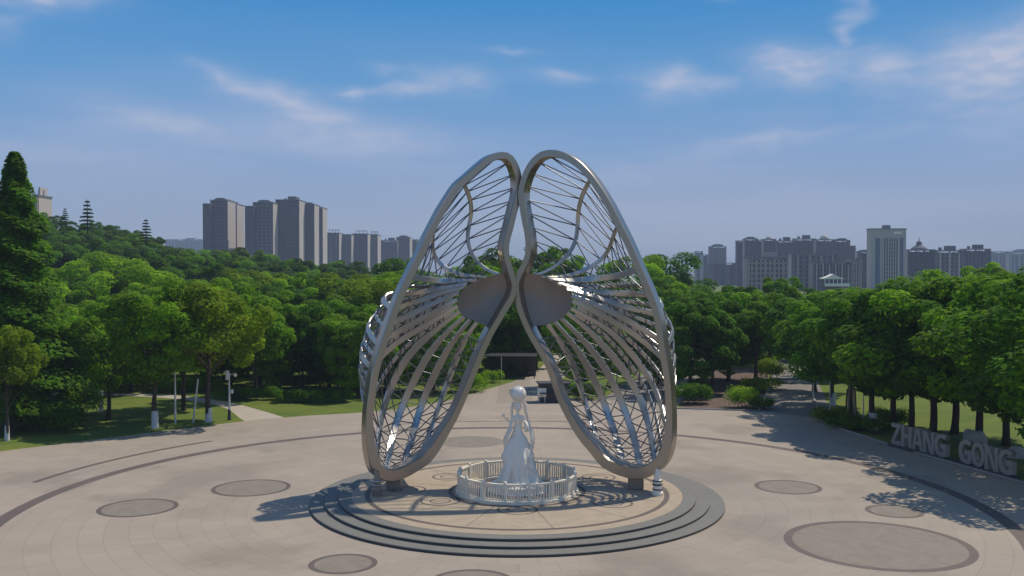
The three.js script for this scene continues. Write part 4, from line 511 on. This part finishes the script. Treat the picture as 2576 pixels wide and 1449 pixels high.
building('apartment_tower', 'ribbed skyline slab with small roof cage, fourth in the right row', 1954, 2000, 607, 955, { fins: 9, crown: 'box' }); building('apartment_tower', 'skyline slab with twin roof tanks, fifth in the right row', 1999, 2052, 602, 960, { wall: B.brown, fins: 7, crown: 'box' }); building('apartment_tower', 'domed brown skyline slab, sixth in the right row', 2053, 2101, 604, 945, { wall: B.brown, fins: 7, crown: 'dome' }); building('apartment_tower', 'brown skyline slab with arched cage at the right row end', 2101, 2138, 606, 950, { wall: B.brown, fins: 6, crown: 'arch' }); building('apartment_block', 'short block stepping down at the right row end', 2139, 2152, 620, 970, { wall: B.brown, fins: 2 });
building('shop_building', 'low pink building with stepped front below the skyline row', 1880, 1982, 650, 620, { wall: B.rose, fin: B.rose, fins: 9, side: B.rose, crown: 'box', category: 'building' });
building('glass_hall', 'broad building with wide flat roof slab before the skyline row', 1992, 2110, 640, 700, { wall: B.grey, fin: B.rose, fins: 8, side: B.pale, category: 'building' }); building('frame_building', 'low gridded glass building in front of the flat-roofed one', 2046, 2142, 661, 600, { wall: B.grey, fin: B.pale, fins: 12, side: B.rose, category: 'building' }); building('frame_building', 'rose-coloured block right of the gridded glass building', 2140, 2168, 652, 640, { wall: B.rose, fin: B.rose, fins: 4, side: B.rose, category: 'building' }); building('office_block', 'grey block with curved top touching the tall pale tower', 2164, 2190, 634, 760, { wall: B.grey, fins: 3, crown: 'arch', side: B.grey, category: 'building' });
{ // the tall pale tower with a window grid
  const D = 700, a = atZ(2190, HOR, D), b = atZ(2279, HOR, D), w = b.x - a.x, h = hFor(577, D), o = thing('office_tower', 'tall pale tower with blue glass strips and white window grid', 'tower block', V((a.x + b.x) / 2, 0, a.z - 4)), f = 4;
  mesh('wall', box(w, h, 8, 0, h / 2, 0), B.pale, o); mesh('roof', box(w + .8, .7, 8.8, 0, h + .35, 0), B.roof, o); mesh('roof_house', box(w * .17, 2.4, 5, -.2, h + 1.9, 0), B.roof, o);
  for (const [x, ww] of [[-.305, .125], [.375, .09]]) mesh('glass_strip', box(ww * w, h * .86, .3, x * w, h * .43, f + .1), B.blue, o);
  mesh('front_panel', box(w * .44, h * .84, .5, w * .06, h * .44, f + .2), B.grey, o); mesh('sign_band', box(w * .22, 1.6, .3, w * .26, h * .945, f + .15), B.white ?? M.white, o);
  const wg = box(1.35, 1.9, .3); for (let c = 0; c < 6; c++) for (let r = 0; r < 15; r++) { const m = mesh('window', wg, B.glass, o); m.position.set(w * (-.11 + c * .069), h * .87 - 2 - r * 2.95, f + .47); }
  for (let c = 0; c < 7; c++) mesh('mullion', box(.3, h * .84, .35, w * (-.145 + c * .069), h * .44, f + .55), M.white, o);
}
building('office_block', 'long grey hall with curved roof and lantern right of the pale tower', 2284, 2352, 630, 720, { wall: B.slate, fins: 10, crown: 'lantern', side: B.pale, depth: 40, category: 'building' }); building('office_block', 'grey block with flat cap and tall windows, beside the lantern hall', 2353, 2424, 632, 740, { wall: B.grey, fin: B.pale, fins: 6, crown: 'box', side: B.pale, category: 'building' }); building('office_block', 'dark block with tangled roof gear behind the tall bright tree', 2426, 2492, 628, 800, { fins: 7, crown: 'box', category: 'building' }); building('office_block', 'pale hazy block near the right edge of the skyline', 2494, 2538, 634, 1300, { wall: B.haze, fin: B.haze, fins: 5, category: 'building' }); building('office_block', 'hazy domed block at the right edge of the skyline', 2540, 2600, 636, 1250, { wall: B.haze, fin: B.haze, fins: 5, crown: 'arch', category: 'building' });
{ const p = atZ(2092, HOR, 330), y = hFor(712, 330), o = thing('roof_pavilion', 'small white pavilion with curved roof above the right trees', 'pavilion', V(p.x, 0, p.z)); const s = new THREE.Shape(); s.moveTo(-3.6, 0); s.quadraticCurveTo(-1.4, .5, 0, 1.5); s.quadraticCurveTo(1.4, .5, 3.6, 0); s.lineTo(3.6, -.25); s.lineTo(-3.6, -.25); mesh('roof', new THREE.ExtrudeGeometry(s, { depth: 4, bevelEnabled: false }).translate(0, y + 1.6, -2), M.white, o); mesh('wall', box(6, y + 1.4, 3.4, 0, (y + 1.4) / 2, 0), B.grey, o); for (let i = 0; i < 5; i++) mesh('column', box(.25, 1.5, .2, -2.8 + i * 1.4, y + .7, 1.85), M.white, o); mesh('parapet', box(8.4, 1, .2, 1.2, y - .6, 2.2), M.white, o); }

renderer.render(scene, camera);
